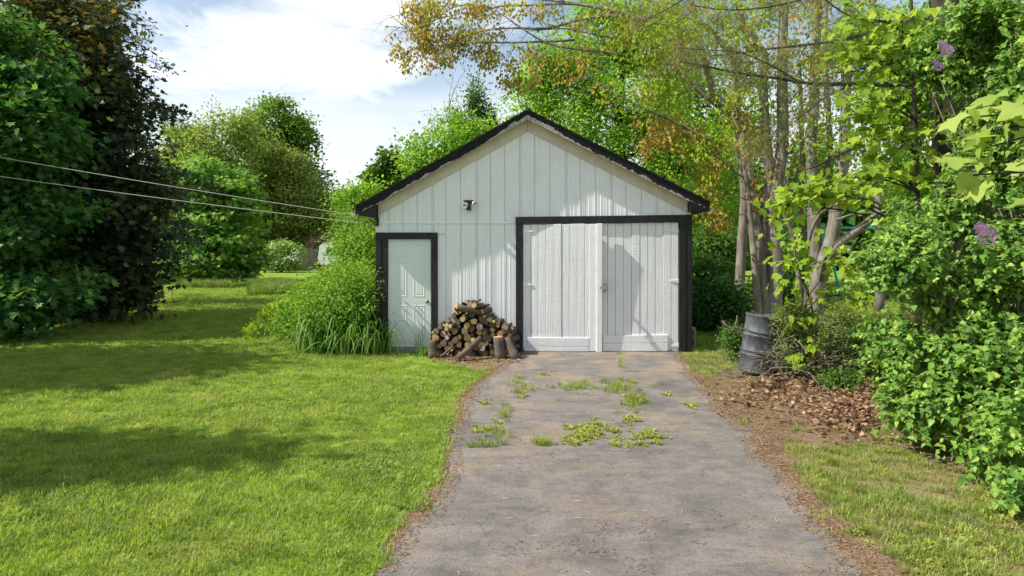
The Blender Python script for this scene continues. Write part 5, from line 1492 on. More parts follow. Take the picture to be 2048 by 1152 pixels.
# ------------------------------------------------------------------ thicket against the garage's side wall
d = 14.6; bx = -3.5
def thicket():
    rng = np.random.default_rng(41)
    root = thing('thicket_shrub', (bx, d, 0), 'sprawling bright green shrub heaped against the garage side wall', 'shrub')
    bl = px_blobs(14.6, [(715, 470, 34, 50, .6), (716, 545, 40, 60, .2), (665, 600, 62, 52, 0), (720, 610, 40, 70, -.5), (622, 628, 48, 46, 0), (665, 650, 78, 44, -.4), (598, 645, 40, 34, .2), (714, 515, 32, 45, 1.0), (660, 580, 36, 34, .8), (735, 540, 16, 90, -.3), (702, 590, 38, 52, -1.3), (722, 610, 26, 60, -1.5), (650, 620, 50, 44, -1.2)], 1.1)
    C, O = crown_points(rng, bl, 1150, 0.55, 0.32, 1.6, 0.42)
    k = (C[:, 0] < X(748)) | (C[:, 1] < GY - 0.15)
    C, O = C[k], O[k]
    tubes = []
    for q in range(60):
        e = C[int(rng.integers(0, len(C)))]
        s = np.array((bx + rng.normal() * 0.7, d + rng.normal() * 0.4, 0))
        tubes.append((smooth_path([s, (s + e) / 2 + (0, 0, 0.35), e], 6), np.linspace(0.016, 0.004, 6)))
    V, T = tube_arrays(tubes, 5); np_obj('stems', V, T, MAT['bark_dark'], root)
    V, T, t = foliage(rng, C, O, 56, 0.17, 0.058, LEAF2, flat=0.55, tint_c=0.5, tint_v=0.22)
    ok = V[:, 0].reshape(-1, 4).max(axis=1) < X(750) + 10 * (V[:, 1].reshape(-1, 4)[:, 0] < GY - 0.1)
    T = T.reshape(-1, 2, 3)[ok].reshape(-1, 3)
    np_obj('foliage', V, T, MAT['lf_thicket'], root, {'tint': t})['kind'] = 'stuff'
    # the low arching spray reaching out over the lawn
    arch = smooth_path([wp(620, 600, 14.2), wp(570, 605, 14.1), wp(530, 632, 14.0), wp(497, 668, 13.9)], 16)
    V, T = tube_arrays([(arch, np.linspace(0.012, 0.004, 16))], 5); np_obj('arching_stem', V, T, MAT['bark_twig'], root)
    C2 = np.repeat(arch[4:], 7, axis=0) + rng.normal(size=(84, 3)) * 0.05
    V, T, t = foliage(rng, C2, unit(rng.normal(size=(84, 3)) + (-0.6, 0, -0.3)), 9, 0.05, 0.055, LEAF2)
    np_obj('foliage', V, T, MAT['lf_lime'], root, {'tint': t})['kind'] = 'stuff'
thicket()
# daylily clumps and grass by the door
def strap_clump(name, label, c, n, h, spread_, w, mat, seed, cat='plant', group=None):
    rng = np.random.default_rng(seed)
    VV, TT, tt = [], [], []
    for i in range(n):
        a = rng.random() * 6.283
        p_ = np.array(c) + np.array((math.cos(a), math.sin(a), 0)) * spread_ * 0.45 * rng.random()
        la = a + rng.normal() * 0.6; dr = np.array((math.cos(la), math.sin(la), 0)); sd = np.array((-dr[1], dr[0], 0)) * w * (0.7 + 0.6 * rng.random())
        hh = h * (0.45 + 0.75 * rng.random()); reach = spread_ * (0.35 + 0.8 * rng.random())
        k = len(VV); q = rng.random()
        for s in np.linspace(0, 1, 7):
            x_ = p_ + dr * reach * (s ** 1.35) + np.array((0, 0, hh * (2.4 * s - (1.75 + 0.75 * q) * s ** 2)))
            ww = sd * (1 - s ** 2.2) + sd * 0.04
            x_[2] = max(x_[2], 0.01)
            VV += [x_ - ww, x_ + ww]; tt += [q * 0.9, q * 0.9 + 0.1 * s]
        for s in range(6):
            i0 = k + 2 * s
            TT += [(i0, i0 + 1, i0 + 3), (i0, i0 + 3, i0 + 2)]
    o = np_obj(name, np.array(VV), np.array(TT), MAT[mat], None, {'tint': np.array(tt)})
    return tag(o, label, cat, group)
MAT['lf_strap'] = leaf_mat('strap_leaf', [(0.0, (0.03, 0.085, 0.02)), (0.5, (0.06, 0.15, 0.03)), (1.0, (0.13, 0.23, 0.06))], 0.3)
strap_clump('daylily_clump', 'arching daylily clump at the foot of the green thicket', gp(640, 700) + np.array((0, -0.25, 0)), 120, 0.95, 0.82, 0.015, 'lf_strap', 51)
strap_clump('daylily_clump', 'dense daylily clump between the thicket and the side door', gp(698, 702) + np.array((0, -0.25, 0)), 130, 0.98, 0.82, 0.015, 'lf_strap', 52)
strap_clump('daylily_clump', 'loose daylily clump spilling in front of the side door', gp(755, 705) + np.array((0, -0.2, 0)), 85, 0.85, 0.72, 0.011, 'lf_strap', 53)
strap_clump('grass_clump', 'small green grass clump between the side door and woodpile', gp(853, 712), 110, 0.24, 0.2, 0.005, 'lf_strap', 54)
strap_clump('grass_clump', 'tall wispy seeding grass in front of the side door jamb', gp(836, 706), 22, 0.62, 0.2, 0.003, 'lf_strap', 55)
strap_clump('grass_clump', 'wispy grass standing against the black jamb beside the daylilies', gp(772, 704) + np.array((0, 0.05, 0)), 20, 0.85, 0.18, 0.003, 'lf_strap', 56)

# ------------------------------------------------------------------ trees behind the garage
d = 24.0; bx = wp(860, 0, d)[0]
tree('box_elder', 'yellow-green box elder rising behind the garage eave', (bx, d, 0), [(bx, d, 0), (bx, d, 2), (bx + 0.2, d, 5)], 0.16, 0.06,
     px_blobs(d, [(900, 290, 66, 56), (850, 320, 48, 50), (940, 300, 40, 60), (820, 370, 56, 50), (880, 370, 76, 56), (760, 410, 60, 40), (940, 370, 60, 50), (720, 400, 42, 30)]), 'lf_ash', 520, 42, 0.27, 0.12, seed=61, gap=0.47, gscale=1.2, tint_c=0.6, rough=0.45)
d = 30.0; bx = wp(945, 0, d)[0]
tree('poplar', 'slim upright poplar rising above the garage roof', (bx, d, 0), [(bx, d, 0), (bx, d, 4), (bx, d, 8.4)], 0.12, 0.03,
     px_blobs(d, [(950, 205, 16, 40), (940, 250, 32, 40), (970, 245, 22, 40), (915, 235, 13, 34), (945, 300, 46, 40), (980, 270, 18, 20)]), 'lf_mid', 330, 24, 0.17, 0.12, seed=62, gap=0.46, gscale=1.4, rough=0.5, flat=1.4)
d = 26.0; bx = wp(775, 0, d)[0]
tree('upright_maple', 'small dark green maple with finger-like upright boughs by the garage eave', (bx, d, 0), [(bx, d, 0), (bx, d, 2), (bx, d, 3.5)], 0.1, 0.05,
     px_blobs(d, [(772, 330, 11, 30), (795, 335, 12, 34), (748, 352, 16, 18), (765, 372, 30, 28), (800, 370, 30, 30)]), 'lf_mid', 420, 14, 0.12, 0.15, seed=63, gap=0.28, template=MAPLE_S)
# bare twigs poking over the box elder
def bare_tree(name, label, base, top, n, seed):
    rng = np.random.default_rng(seed)
    root = thing(name, tuple(base), label, 'tree')
    tubes = [(smooth_path([base, (np.asarray(base) + np.asarray(top)) / 2 + rng.normal(size=3) * 0.1, top], 8), np.linspace(0.07, 0.012, 8))]
    tr_ = tubes[0][0]
    for i in range(n):
        s = tr_[int(rng.integers(3, 8))]; L_ = 0.7 + 1.2 * rng.random()
        e = s + unit(np.array((rng.normal() * 0.8, rng.normal() * 0.8, 0.9 + rng.random()))) * L_
        P = smooth_path([s, (s + e) / 2 + rng.normal(size=3) * 0.08, e], 6)
        tubes.append((P, np.linspace(0.016, 0.004, 6)))
        for _ in range(4):
            s2 = P[int(rng.integers(2, 6))]; e2 = s2 + unit(e - s + rng.normal(size=3) * 0.7 * L_) * L_ * 0.4
            tubes.append((np.array([s2, (s2 + e2) / 2 + rng.normal(size=3) * 0.03, e2]), (0.007, 0.005, 0.003)))
    V, T = tube_arrays(tubes, 5); np_obj('trunk', V, T, MAT['bark_twig'], root)
bare_tree('bare_sapling', 'bare leafless sapling poking up through the box elder', wp(880, 0, 25.5) * np.array((1, 1, 0)), wp(865, 250, 25.5), 14, 5)
bare_tree('bare_sapling', 'bare leafless sapling beside the slim poplar', wp(905, 0, 27) * np.array((1, 1, 0)), wp(898, 215, 27), 12, 6)
d = 25.0; bx = wp(1250, 0, d)[0]
tree('green_ash', 'large airy bright green tree standing behind the garage roof', (bx, d, 0), [(bx, d, 0), (bx + 0.1, d, 3), (bx - 0.2, d, 6), (bx, d, 9.5)], 0.26, 0.1,
     px_blobs(d, [(1120, 120, 80, 60), (1210, 90, 90, 70), (1300, 110, 90, 80), (1080, 190, 70, 42), (1160, 200, 90, 60), (1260, 210, 100, 70, -.5), (1130, 260, 70, 46, -.4), (1220, 300, 90, 60, -.6), (1330, 250, 80, 80), (1330, 350, 90, 70, -.5), (1400, 300, 80, 90), (1430, 420, 60, 60), (1250, 30, 120, 50), (1080, 130, 50, 50)]),
     'lf_ash', 1250, 44, 0.28, 0.125, seed=64, gap=0.45, gscale=1.1, tint_c=0.82, per_blob=12, rough=0.45)
d = 33.0; bx = wp(1460, 0, d)[0]
tree('green_ash', 'tall mid green tree farther back between the garage and trunks', (bx, d, 0), [(bx, d, 0), (bx, d, 4), (bx, d, 9)], 0.22, 0.1,
     px_blobs(d, [(1400, 200, 80, 70), (1480, 300, 80, 90), (1420, 400, 80, 70), (1540, 400, 80, 80), (1500, 480, 80, 50), (1620, 330, 70, 80)]), 'lf_mid', 1400, 14, 0.24, 0.2, seed=65, gap=0.44, tint_c=0.7)
# understorey beside the garage
for k, (u, v, ru, rv, d, m, lb) in enumerate([(1412, 590, 34, 80, 17.0, 'lf_maple_dark', 'dark green undergrowth shrub beside the garage wall'), (1450, 620, 34, 50, 16.2, 'lf_maple_dark', 'low dark shrub in the shade of the tree trunks'),
                                              (1430, 490, 50, 50, 21.0, 'lf_mid', 'green shrub rising behind the garage corner'), (1575, 560, 60, 70, 22.0, 'lf_mid', 'green undergrowth shrub behind the tall grey trunks'),
                                              (1790, 560, 50, 50, 25.5, 'lf_mid', 'shrub growing beyond the swing frame'), (1590, 470, 36, 60, 30.0, 'lf_maple_dark', 'dark evergreen shrub between the two trunk groups')]):
    c = wp(u, v, d)
    zb = max(0.2, c[2])
    tree('undergrowth_shrub', lb, (c[0], d, 0), [(c[0], d, 0), (c[0], d, zb * 0.4), (c[0], d, zb * 0.8)], 0.05, 0.025,
         [(c, (ru * d / F, ru * d / F, rv * d / F)), (c + np.array((0.3, 0.2, -0.4)), (ru * d / F, ru * d / F, rv * d / F * 0.7)), (np.array((c[0] - 0.2, d - 0.1, 0.5)), (ru * d / F * 1.1, ru * d / F, 0.55))], m, 420, 14, 0.15, 0.11, seed=70 + k, gap=0.26, cat='shrub', tint_c=0.4)

# ------------------------------------------------------------------ grey multi-stemmed maple with bronze young leaves
def pxpath(lst, d0, d1, n):
    P = np.array([wp(u, v, d0 + (d1 - d0) * i / max(1, len(lst) - 1)) for i, (u, v) in enumerate(lst)])
    return smooth_path(P, n)
def twiggy(rng, path, n, L_, r, droop=0.2, side=None):
    tw, ends = [], []
    for i in range(n):
        f = 0.25 + 0.75 * rng.random(); p0 = path[min(len(path) - 1, int(f * len(path)))]
        dr = unit(path[-1] - path[0]); e = p0 + unit(dr * 0.7 + rng.normal(size=3) * 0.55 + np.array((0, 0, -droop * rng.random()))) * L_ * (0.4 + 0.9 * rng.random())
        m = (p0 + e) / 2 + rng.normal(size=3) * 0.06
        tw.append((smooth_path([p0, m, e], 5), np.linspace(r, r * 0.35, 5))); ends.append(e)
    return tw, np.array(ends)
def bronze_maple():
    rng = np.random.default_rng(101)
    base = wp(1535, 0, 14.6) * np.array((1, 1, 0))
    root = thing('bronze_maple', tuple(base), 'grey multi-stemmed maple whose bronze-leaved boughs arch over the garage', 'tree')
    g = base
    stems = [([(1528, 690), (1525, 605), (1521, 545), (1513, 469), (1504, 398), (1498, 354), (1492, 300), (1488, 242), (1455, 222), (1422, 200), (1386, 169), (1362, 150), (1330, 118), (1290, 80)], 14.5, 15.3, 0.165, 0.035, 26),
             ([(1548, 692), (1548, 613), (1551, 545), (1548, 457), (1546, 421), (1556, 354), (1565, 286), (1565, 182), (1566, 65), (1572, -60), (1580, -220)], 14.5, 14.8, 0.175, 0.06, 22),
             ([(1530, 690), (1530, 520), (1533, 420), (1540, 350), (1532, 280), (1527, 180), (1528, 100), (1490, 65), (1476, -10), (1470, -160)], 14.75, 14.6, 0.15, 0.05, 22),
             ([(1520, 690), (1512, 560), (1503, 460), (1497, 390), (1490, 340), (1484, 295), (1470, 240), (1440, 190)], 14.35, 14.7, 0.09, 0.02, 16)]
    spaths = []
    for lst, d0, d1, r0, r1, n in stems:
        P = pxpath(lst, d0, d1, n); P[0][2] = -0.02
        V, T = tube_arrays([(P, np.linspace(r0, r1, n) * np.concatenate([[1.3, 1.1], np.ones(n - 2)]))], 12, 0.025, n)
        np_obj('stem', V, T, MAT['bark_grey'], root, smooth=True); spaths.append(P)
    limbs = [([(1505, 130), (1456, 104), (1422, 60), (1380, 36), (1336, 20), (1290, -5)], 14.5, 15.5, .06, .02), ([(1430, 205), (1400, 94), (1365, 62), (1318, 47), (1280, 36), (1244, 26), (1213, 16), (1166, 8), (1117, 3), (1060, -4)], 14.9, 16.0, .075, .016),
             ([(1266, 34), (1213, 31), (1145, 43), (1093, 57), (1020, 56), (976, 60), (927, 73), (895, 91)], 15.5, 16.4, .045, .010), ([(1244, 26), (1150, 8), (1072, 10), (984, 14), (968, 27), (927, 26), (870, 40)], 15.6, 16.5, .04, .009),
             ([(1300, 115), (1203, 104), (1161, 99), (1109, 91), (1072, 75), (1020, 40), (990, 20)], 15.3, 16.1, .04, .010), ([(1150, 80), (1098, 83), (1020, 85), (942, 86), (906, 94), (864, 91), (825, 100), (800, 105)], 15.7, 16.5, .03, .007),
             ([(1320, 90), (1218, 73), (1166, 64), (1125, 57), (1060, 62)], 15.4, 16.0, .03, .010), ([(1440, 290), (1330, 235), (1270, 208), (1223, 182), (1187, 159), (1150, 112), (1120, 95)], 14.7, 15.5, .03, .007),
             ([(1496, 360), (1450, 330), (1420, 300), (1360, 250), (1300, 228), (1240, 215)], 14.7, 15.4, .025, .006), ([(984, 14), (930, 10), (880, 12), (830, 20), (800, 30)], 16.4, 16.7, .012, .005), ([(895, 91), (860, 70), (830, 60), (800, 55)], 16.4, 16.6, .010, .004),
             ([(1336, 20), (1250, -20), (1150, -40), (1050, -50), (950, -40), (880, -20), (840, 5)], 15.4, 16.5, .04, .008), ([(1495, 400), (1450, 385), (1410, 378), (1385, 400)], 14.7, 15.2, .014, .005), ([(1500, 430), (1470, 430), (1430, 440), (1400, 430)], 14.7, 15.2, .012, .004)]
    tubes = []; tips = []
    for lst, d0, d1, r0, r1 in limbs:
        P = pxpath(lst, d0, d1, 14)
        V, T = tube_arrays([(P, np.linspace(r0, r1, 14))], 8, 0.02, 3); np_obj('limb', V, T, MAT['bark_grey'], root, smooth=True)
        tw, en = twiggy(rng, P, 16, 0.62, 0.008, 0.35)
        tubes += tw; tips.append((P, en))
        for t_, _ in tw[:10]:
            tw2, en2 = twiggy(rng, t_, 2, 0.32, 0.004, 0.4); tubes += tw2
    V, T = tube_arrays(tubes, 6, 0.02, 3); np_obj('twigs', V, T, MAT['bark_grey'], root, smooth=True)['kind'] = 'stuff'
    # drooping clusters of young leaves (photo rows and columns turned into points in the crown)
    cl = []
    def area(u0, v0, ru, rv, n, d0=12.3, sp=0.3):
        for _ in range(n):
            cl.append(wp(u0 + ru * rng.normal() * 0.5, v0 + rv * rng.normal() * 0.5, (14.4 + (14.5 - d0) * 0.85 if d0 < 14.5 else d0) + rng.normal() * sp))
    area(850, 20, 60, 24, 26); area(840, 60, 55, 24, 24); area(880, 95, 50, 22, 18); area(800, 108, 26, 12, 8); area(816, 130, 18, 7, 4); area(900, 120, 16, 10, 6); area(860, 130, 6, 5, 2); area(960, 20, 60, 16, 16)
    area(930, 70, 40, 30, 16); area(970, 105, 36, 14, 12); area(985, 62, 12, 10, 4); area(975, 125, 12, 12, 4); area(1010, 168, 10, 8, 3); area(1030, 166, 16, 10, 5); area(1060, 110, 40, 30, 10, 12.8); area(1062, 172, 8, 14, 4); area(1025, 125, 12, 8, 3)
    area(1090, 20, 90, 20, 10, 12.8); area(1180, 40, 90, 40, 9, 13.2); area(1150, 120, 60, 40, 10, 13.2); area(1270, 60, 80, 60, 12, 13.6); area(1380, 60, 90, 70, 12, 14.2); area(1300, 170, 90, 50, 12, 13.8)
    area(1340, 265, 60, 36, 24, 13.6); area(1310, 285, 40, 24, 16, 13.4); area(1390, 270, 50, 40, 9, 14); area(1420, 330, 30, 30, 9, 14); area(1405, 400, 26, 26, 13, 13.6); area(1385, 425, 22, 16, 9, 13.5); area(1440, 440, 26, 22, 8, 13.8)
    area(1500, 100, 80, 110, 12, 14.6, .8); area(1600, 150, 90, 130, 12, 15.2, .9); area(1530, 290, 60, 60, 9, 14.8, .7); area(1480, 240, 50, 50, 8, 14.2); area(1510, 380, 12, 22, 7, 14.2); area(1420, 0, 140, 30, 12, 14, .8); area(1640, 0, 160, 60, 12, 15, 1)
    C = np.array(cl); O = unit(rng.normal(size=C.shape) + (0, 0, -0.6))
    V, T, t = foliage(rng, C, O, 24, 0.095, 0.085, LEAF2, flat=1.1, droop=1.3, up=0.15, tint_c=0.52, tint_v=0.26)
    np_obj('crown', V, T, MAT['lf_orange'], root, {'tint': t})['kind'] = 'stuff'
    cl = []
    area(1380, 60, 110, 70, 60, 14.2); area(1270, 80, 90, 60, 40, 13.7); area(1420, 0, 160, 30, 40, 14, .8); area(1330, 180, 90, 50, 40, 13.8); area(1500, 150, 90, 120, 40, 14.7, .8); area(1390, 290, 60, 50, 40, 14); area(1420, 400, 40, 40, 30, 13.8); area(1620, 100, 120, 120, 30, 15, 1)
    C2 = np.array(cl); O2 = unit(rng.normal(size=C2.shape) + (0, 0, -0.6)); k = rng.choice(len(C), 90, replace=False)
    C2 = np.concatenate([C2, C[k]]); O2 = np.concatenate([O2, O[k]])
    V, T, t = foliage(rng, C2, O2, 18, 0.12, 0.085, LEAF2, flat=1.0, droop=0.9, up=0.25, tint_c=0.55)
    np_obj('crown', V, T, MAT['lf_yellow'], root, {'tint': t})['kind'] = 'stuff'
bronze_maple()
def second_maple():
    rng = np.random.default_rng(102)
    base = wp(1640, 0, 18.2) * np.array((1, 1, 0))
    root = thing('grey_maple', tuple(base), 'second grey multi-stemmed maple in front of the teal swing frame', 'tree')
    stems = [([(1628, 650), (1631, 525), (1628, 457), (1628, 398), (1625, 339), (1622, 280), (1628, 230), (1630, 130), (1636, 0), (1640, -150)], 18.2, 18.4, 0.19, 0.08, 20),
             ([(1632, 650), (1636, 560), (1657, 501), (1669, 451), (1672, 407), (1687, 324), (1690, 280), (1693, 130), (1696, 0), (1700, -150)], 18.0, 18.2, 0.20, 0.07, 20),
             ([(1645, 560), (1654, 525), (1675, 492), (1704, 469), (1749, 436), (1780, 419), (1830, 395), (1880, 370)], 17.9, 16.8, 0.13, 0.05, 16), ([(1625, 480), (1645, 380), (1657, 324), (1660, 280), (1655, 200), (1650, 100), (1655, -60)], 18.4, 18.8, 0.09, 0.05, 16),
             ([(1600, 640), (1597, 540), (1586, 470), (1570, 425), (1575, 350)], 18.6, 18.6, 0.09, 0.05, 12), ([(1610, 520), (1625, 455), (1650, 420), (1700, 400), (1760, 380)], 17.7, 17.0, 0.05, 0.02, 12),
             ([(1612, 640), (1611, 560), (1612, 500), (1600, 430), (1604, 300), (1598, 120)], 18.9, 19.2, 0.10, 0.05, 14), ([(1672, 440), (1720, 425), (1760, 430), (1800, 440)], 17.6, 17.0, 0.03, 0.01, 10),
             ([(1760, 650), (1758, 420), (1752, 250), (1748, 100), (1745, -80)], 20.5, 20.5, 0.13, 0.09, 12)]
    tubes = []
    for lst, d0, d1, r0, r1, n in stems:
        P = pxpath(lst, d0, d1, n)
        if lst[0][1] > 600: P[0][2] = -0.02
        V, T = tube_arrays([(P, np.linspace(r0, r1, n))], 11, 0.03, n); np_obj('stem', V, T, MAT['bark_grey'], root, smooth=True)
        tw, en = twiggy(rng, P[n // 2:], 8, 0.8, 0.010, -0.3); tubes += tw
        for t_, _ in tw:
            tubes += twiggy(rng, t_, 3, 0.4, 0.005, 0.2)[0]
    V, T = tube_arrays(tubes, 5); np_obj('twigs', V, T, MAT['bark_grey'], root)['kind'] = 'stuff'
    bl = px_blobs(18.5, [(1640, 60, 110, 90), (1740, 90, 90, 90), (1560, 80, 80, 90), (1700, 200, 80, 60), (1600, 220, 60, 60), (1650, 320, 70, 50), (1740, 300, 60, 60)])
    C, O = crown_points(rng, bl, 110, 0.2, 0.46, 0.8)
    V, T, t = foliage(rng, C, O, 13, 0.14, 0.10, LEAF2, droop=0.9, up=0.3)
    np_obj('crown', V, T, MAT['lf_orange'], root, {'tint': t})['kind'] = 'stuff'
    C, O = crown_points(rng, bl, 300, 0.2, 0.46, 0.8)
    V, T, t = foliage(rng, C, O, 12, 0.16, 0.11, LEAF2, droop=0.5)
    np_obj('crown', V, T, MAT['lf_lime'], root, {'tint': t})['kind'] = 'stuff'
second_maple()
d = 18.7; p0 = wp(1477, 0, d) * np.array((1, 1, 0))
thin = thing('slim_trunk_tree', tuple(p0), 'slim mossy tree trunk standing between the garage and the grey maple', 'tree')
P = pxpath([(1472, 640), (1477, 598), (1482, 516), (1488, 427), (1489, 377), (1480, 295), (1474, 200), (1470, 90)], d, d, 16); P[0][2] = -0.02
V, T = tube_arrays([(P, np.linspace(0.15, 0.07, 16))], 10, 0.04, 2); np_obj('trunk', V, T, MAT['bark_grey'], thin, smooth=True)
rng = np.random.default_rng(103)
C, O = crown_points(rng, px_blobs(d, [(1465, 150, 60, 60), (1440, 230, 50, 50), (1490, 60, 60, 60), (1500, 260, 40, 50)]), 160, 0.2, 0.42, 0.9)
V, T, t = foliage(rng, C, O, 12, 0.14, 0.10, LEAF2, droop=0.5); np_obj('crown', V, T, MAT['lf_lime'], thin, {'tint': t})['kind'] = 'stuff'

# leafy tree closing the gap behind the old conifer
d = 13.0; bx = wp(1830, 0, d)[0]
tree('box_elder', 'leafy green box elder behind the old conifer and lilac', (bx, d, 0), [(bx, d, 0), (bx, d, 2), (bx + 0.1, d, 4.6)], 0.09, 0.04,
     px_blobs(d, [(1810, 300, 60, 80), (1850, 200, 60, 70), (1780, 180, 50, 60), (1830, 90, 80, 70), (1930, 180, 70, 90), (1960, 60, 90, 80), (1860, 370, 50, 60), (1740, 70, 50, 60), (2010, 200, 80, 120)]), 'lf_ash', 620, 34, 0.20, 0.095, seed=66, gap=0.42, gscale=1.4, tint_c=0.6, rough=0.45)
# ------------------------------------------------------------------ sparse conifer on the right with long dead-twigged boughs
def sparse_conifer():
    rng = np.random.default_rng(111)
    d = 9.6
    base = wp(1905, 0, d) * np.array((1, 1, 0))
    root = thing('sparse_conifer', tuple(base), 'old conifer with long bare-twigged boughs reaching toward the garage', 'tree')
    P = pxpath([(1915, 700), (1908, 480), (1900, 300), (1893, 150), (1888, 0), (1880, -200), (1878, -500)], d, d, 14); P[0][2] = -0.02
    V, T = tube_arrays([(P, np.linspace(0.24, 0.13, 14))], 14, 0.05, 3); np_obj('trunk', V, T, MAT['bark_dark'], root, smooth=True)
    boughs = [([(1893, 165), (1850, 168), (1760, 169), (1683, 169), (1618, 167), (1552, 156), (1487, 148), (1422, 135), (1360, 122)], 9.6, 8.6, .042, .010), ([(1888, 30), (1830, 42), (1760, 60), (1709, 73), (1644, 86), (1552, 96), (1474, 107), (1420, 112)], 9.6, 8.8, .036, .008),
              ([(1885, 40), (1800, 42), (1760, 43), (1735, 44), (1683, 23), (1640, -10)], 9.6, 9.0, .022, .008), ([(1896, 215), (1856, 227), (1822, 244), (1783, 272), (1736, 288), (1700, 299), (1640, 330), (1570, 350)], 9.6, 8.9, .026, .005),
              ([(1897, 245), (1839, 266), (1797, 299), (1758, 338), (1728, 374), (1715, 420)], 9.5, 8.7, .016, .004), ([(1880, -80), (1780, -60), (1660, -20), (1560, 10), (1460, 20), (1380, 10)], 9.7, 9.0, .030, .006),
              ([(1880, -60), (1740, -50), (1600, -60), (1450, -40), (1330, 20), (1280, 50)], 9.9, 9.3, .030, .006), ([(1700, 170), (1650, 195), (1600, 235), (1560, 262), (1510, 300)], 9.0, 8.6, .012, .004),
              ([(1600, 165), (1540, 130), (1480, 105), (1410, 100), (1350, 95)], 8.9, 8.6, .014, .004), ([(1890, 100), (1800, 110), (1720, 140), (1650, 150), (1590, 190)], 9.7, 9.2, .018, .005), ([(1890, 130), (1960, 120), (2040, 130), (2120, 150)], 9.6, 9.8, .028, .01), ([(1895, 200), (1970, 210), (2060, 240)], 9.6, 9.9, .02, .008)]
    tw_all = []; C = []; O = []
    for lst, d0, d1, r0, r1 in boughs:
        B = pxpath(lst, d0, d1, 18)
        V, T = tube_arrays([(B, np.linspace(r0, r1, 18))], 7, 0.06, 5); np_obj('bough', V, T, MAT['bark_bough'], root, smooth=True)
        Lb = np.linalg.norm(B[-1] - B[0])
        n = int(Lb * 15)
        for i in range(n):
            f = 0.12 + 0.88 * rng.random(); k = int(f * 17); p_ = B[k] + (B[min(17, k + 1)] - B[k]) * rng.random()
            dr = unit(B[-1] - B[0])
            sd = np.array((rng.normal() * 0.3, rng.choice((-1, 1)) * (0.5 + 0.4 * rng.random()), -0.12 + 0.35 * rng.normal()))
            L_ = (0.22 + 0.38 * rng.random()) * (1.15 - 0.4 * f)
            e = p_ + unit(dr * 0.75 + sd) * L_
            m = (p_ + e) / 2 + np.array((0, 0, 0.05 * L_)) + rng.normal(size=3) * 0.02
            t_ = smooth_path([p_, m, e], 5)
            tw_all.append((t_, np.linspace(0.0042, 0.0016, 5)))
            for _ in range(4):
                s2 = t_[int(rng.integers(1, 5))]; e2 = s2 + unit(unit(e - p_) * 0.8 + rng.normal(size=3) * 0.5) * L_ * 0.45
                tw_all.append((np.array([s2, (s2 + e2) / 2 + rng.normal(size=3) * 0.008, e2]), (0.0022, 0.0018, 0.0012)))
                if f > 0.30 and lst[-1][0] < 1520 and rng.random() < 0.75:
                    C.append(e2); O.append(unit(e2 - s2))
            if f > 0.30 and lst[-1][0] < 1520:
                C.append(e); O.append(unit(e - p_))
    V, T = tube_arrays(tw_all, 3); np_obj('twigs', V, T, MAT['bark_twig'], root)['kind'] = 'stuff'
    C = np.array(C); O = np.array(O)
    V, T, t = foliage(rng, C, O, 26, 0.05, 0.055, (NEEDLE[0] * np.array((2.2, 1, 1), dtype=np.float32), NEEDLE[1]), flat=0.8, droop=0.1, up=0.3, tint_v=0.25)
    np_obj('needles', V, T, MAT['lf_needle'], root, {'tint': t})['kind'] = 'stuff'
sparse_conifer()

def leaf_objects(P, N, Tp, S, meshes, rng, parent, name='leaf'):
    """single leaves as parts sharing a few meshes"""
    Tp = unit(Tp); N = unit(N - Tp * np.sum(N * Tp, axis=1, keepdims=True)); Bn = np.cross(Tp, N)
    inv = Matrix.Translation(-Vector(parent.location))
    for i in range(len(P)):
        o = bpy.data.objects.new(name, meshes[int(rng.integers(0, len(meshes)))])
        M = Matrix(((Bn[i][0], Tp[i][0], N[i][0], P[i][0]), (Bn[i][1], Tp[i][1], N[i][1], P[i][1]), (Bn[i][2], Tp[i][2], N[i][2], P[i][2]), (0, 0, 0, 1))) @ Matrix.Scale(float(S[i]), 4)
        COL.objects.link(o)
        o.parent = parent
        o.matrix_parent_inverse = inv
        o.matrix_basis = M
def leaf_meshes(name, template, mat, rng, n, curl=0.25):
    r = []
    for k in range(n):
        V = template[0].copy()
        V[:, 2] = V[:, 2] * (0.6 + 0.9 * rng.random()) - curl * rng.random() * (V[:, 1] ** 2) + 0.03 * rng.normal(size=len(V))
        r.append(np_mesh(name, V, template[1], mat, {'tint': np.full(len(V), 0.15 + 0.75 * rng.random())}))
    return r

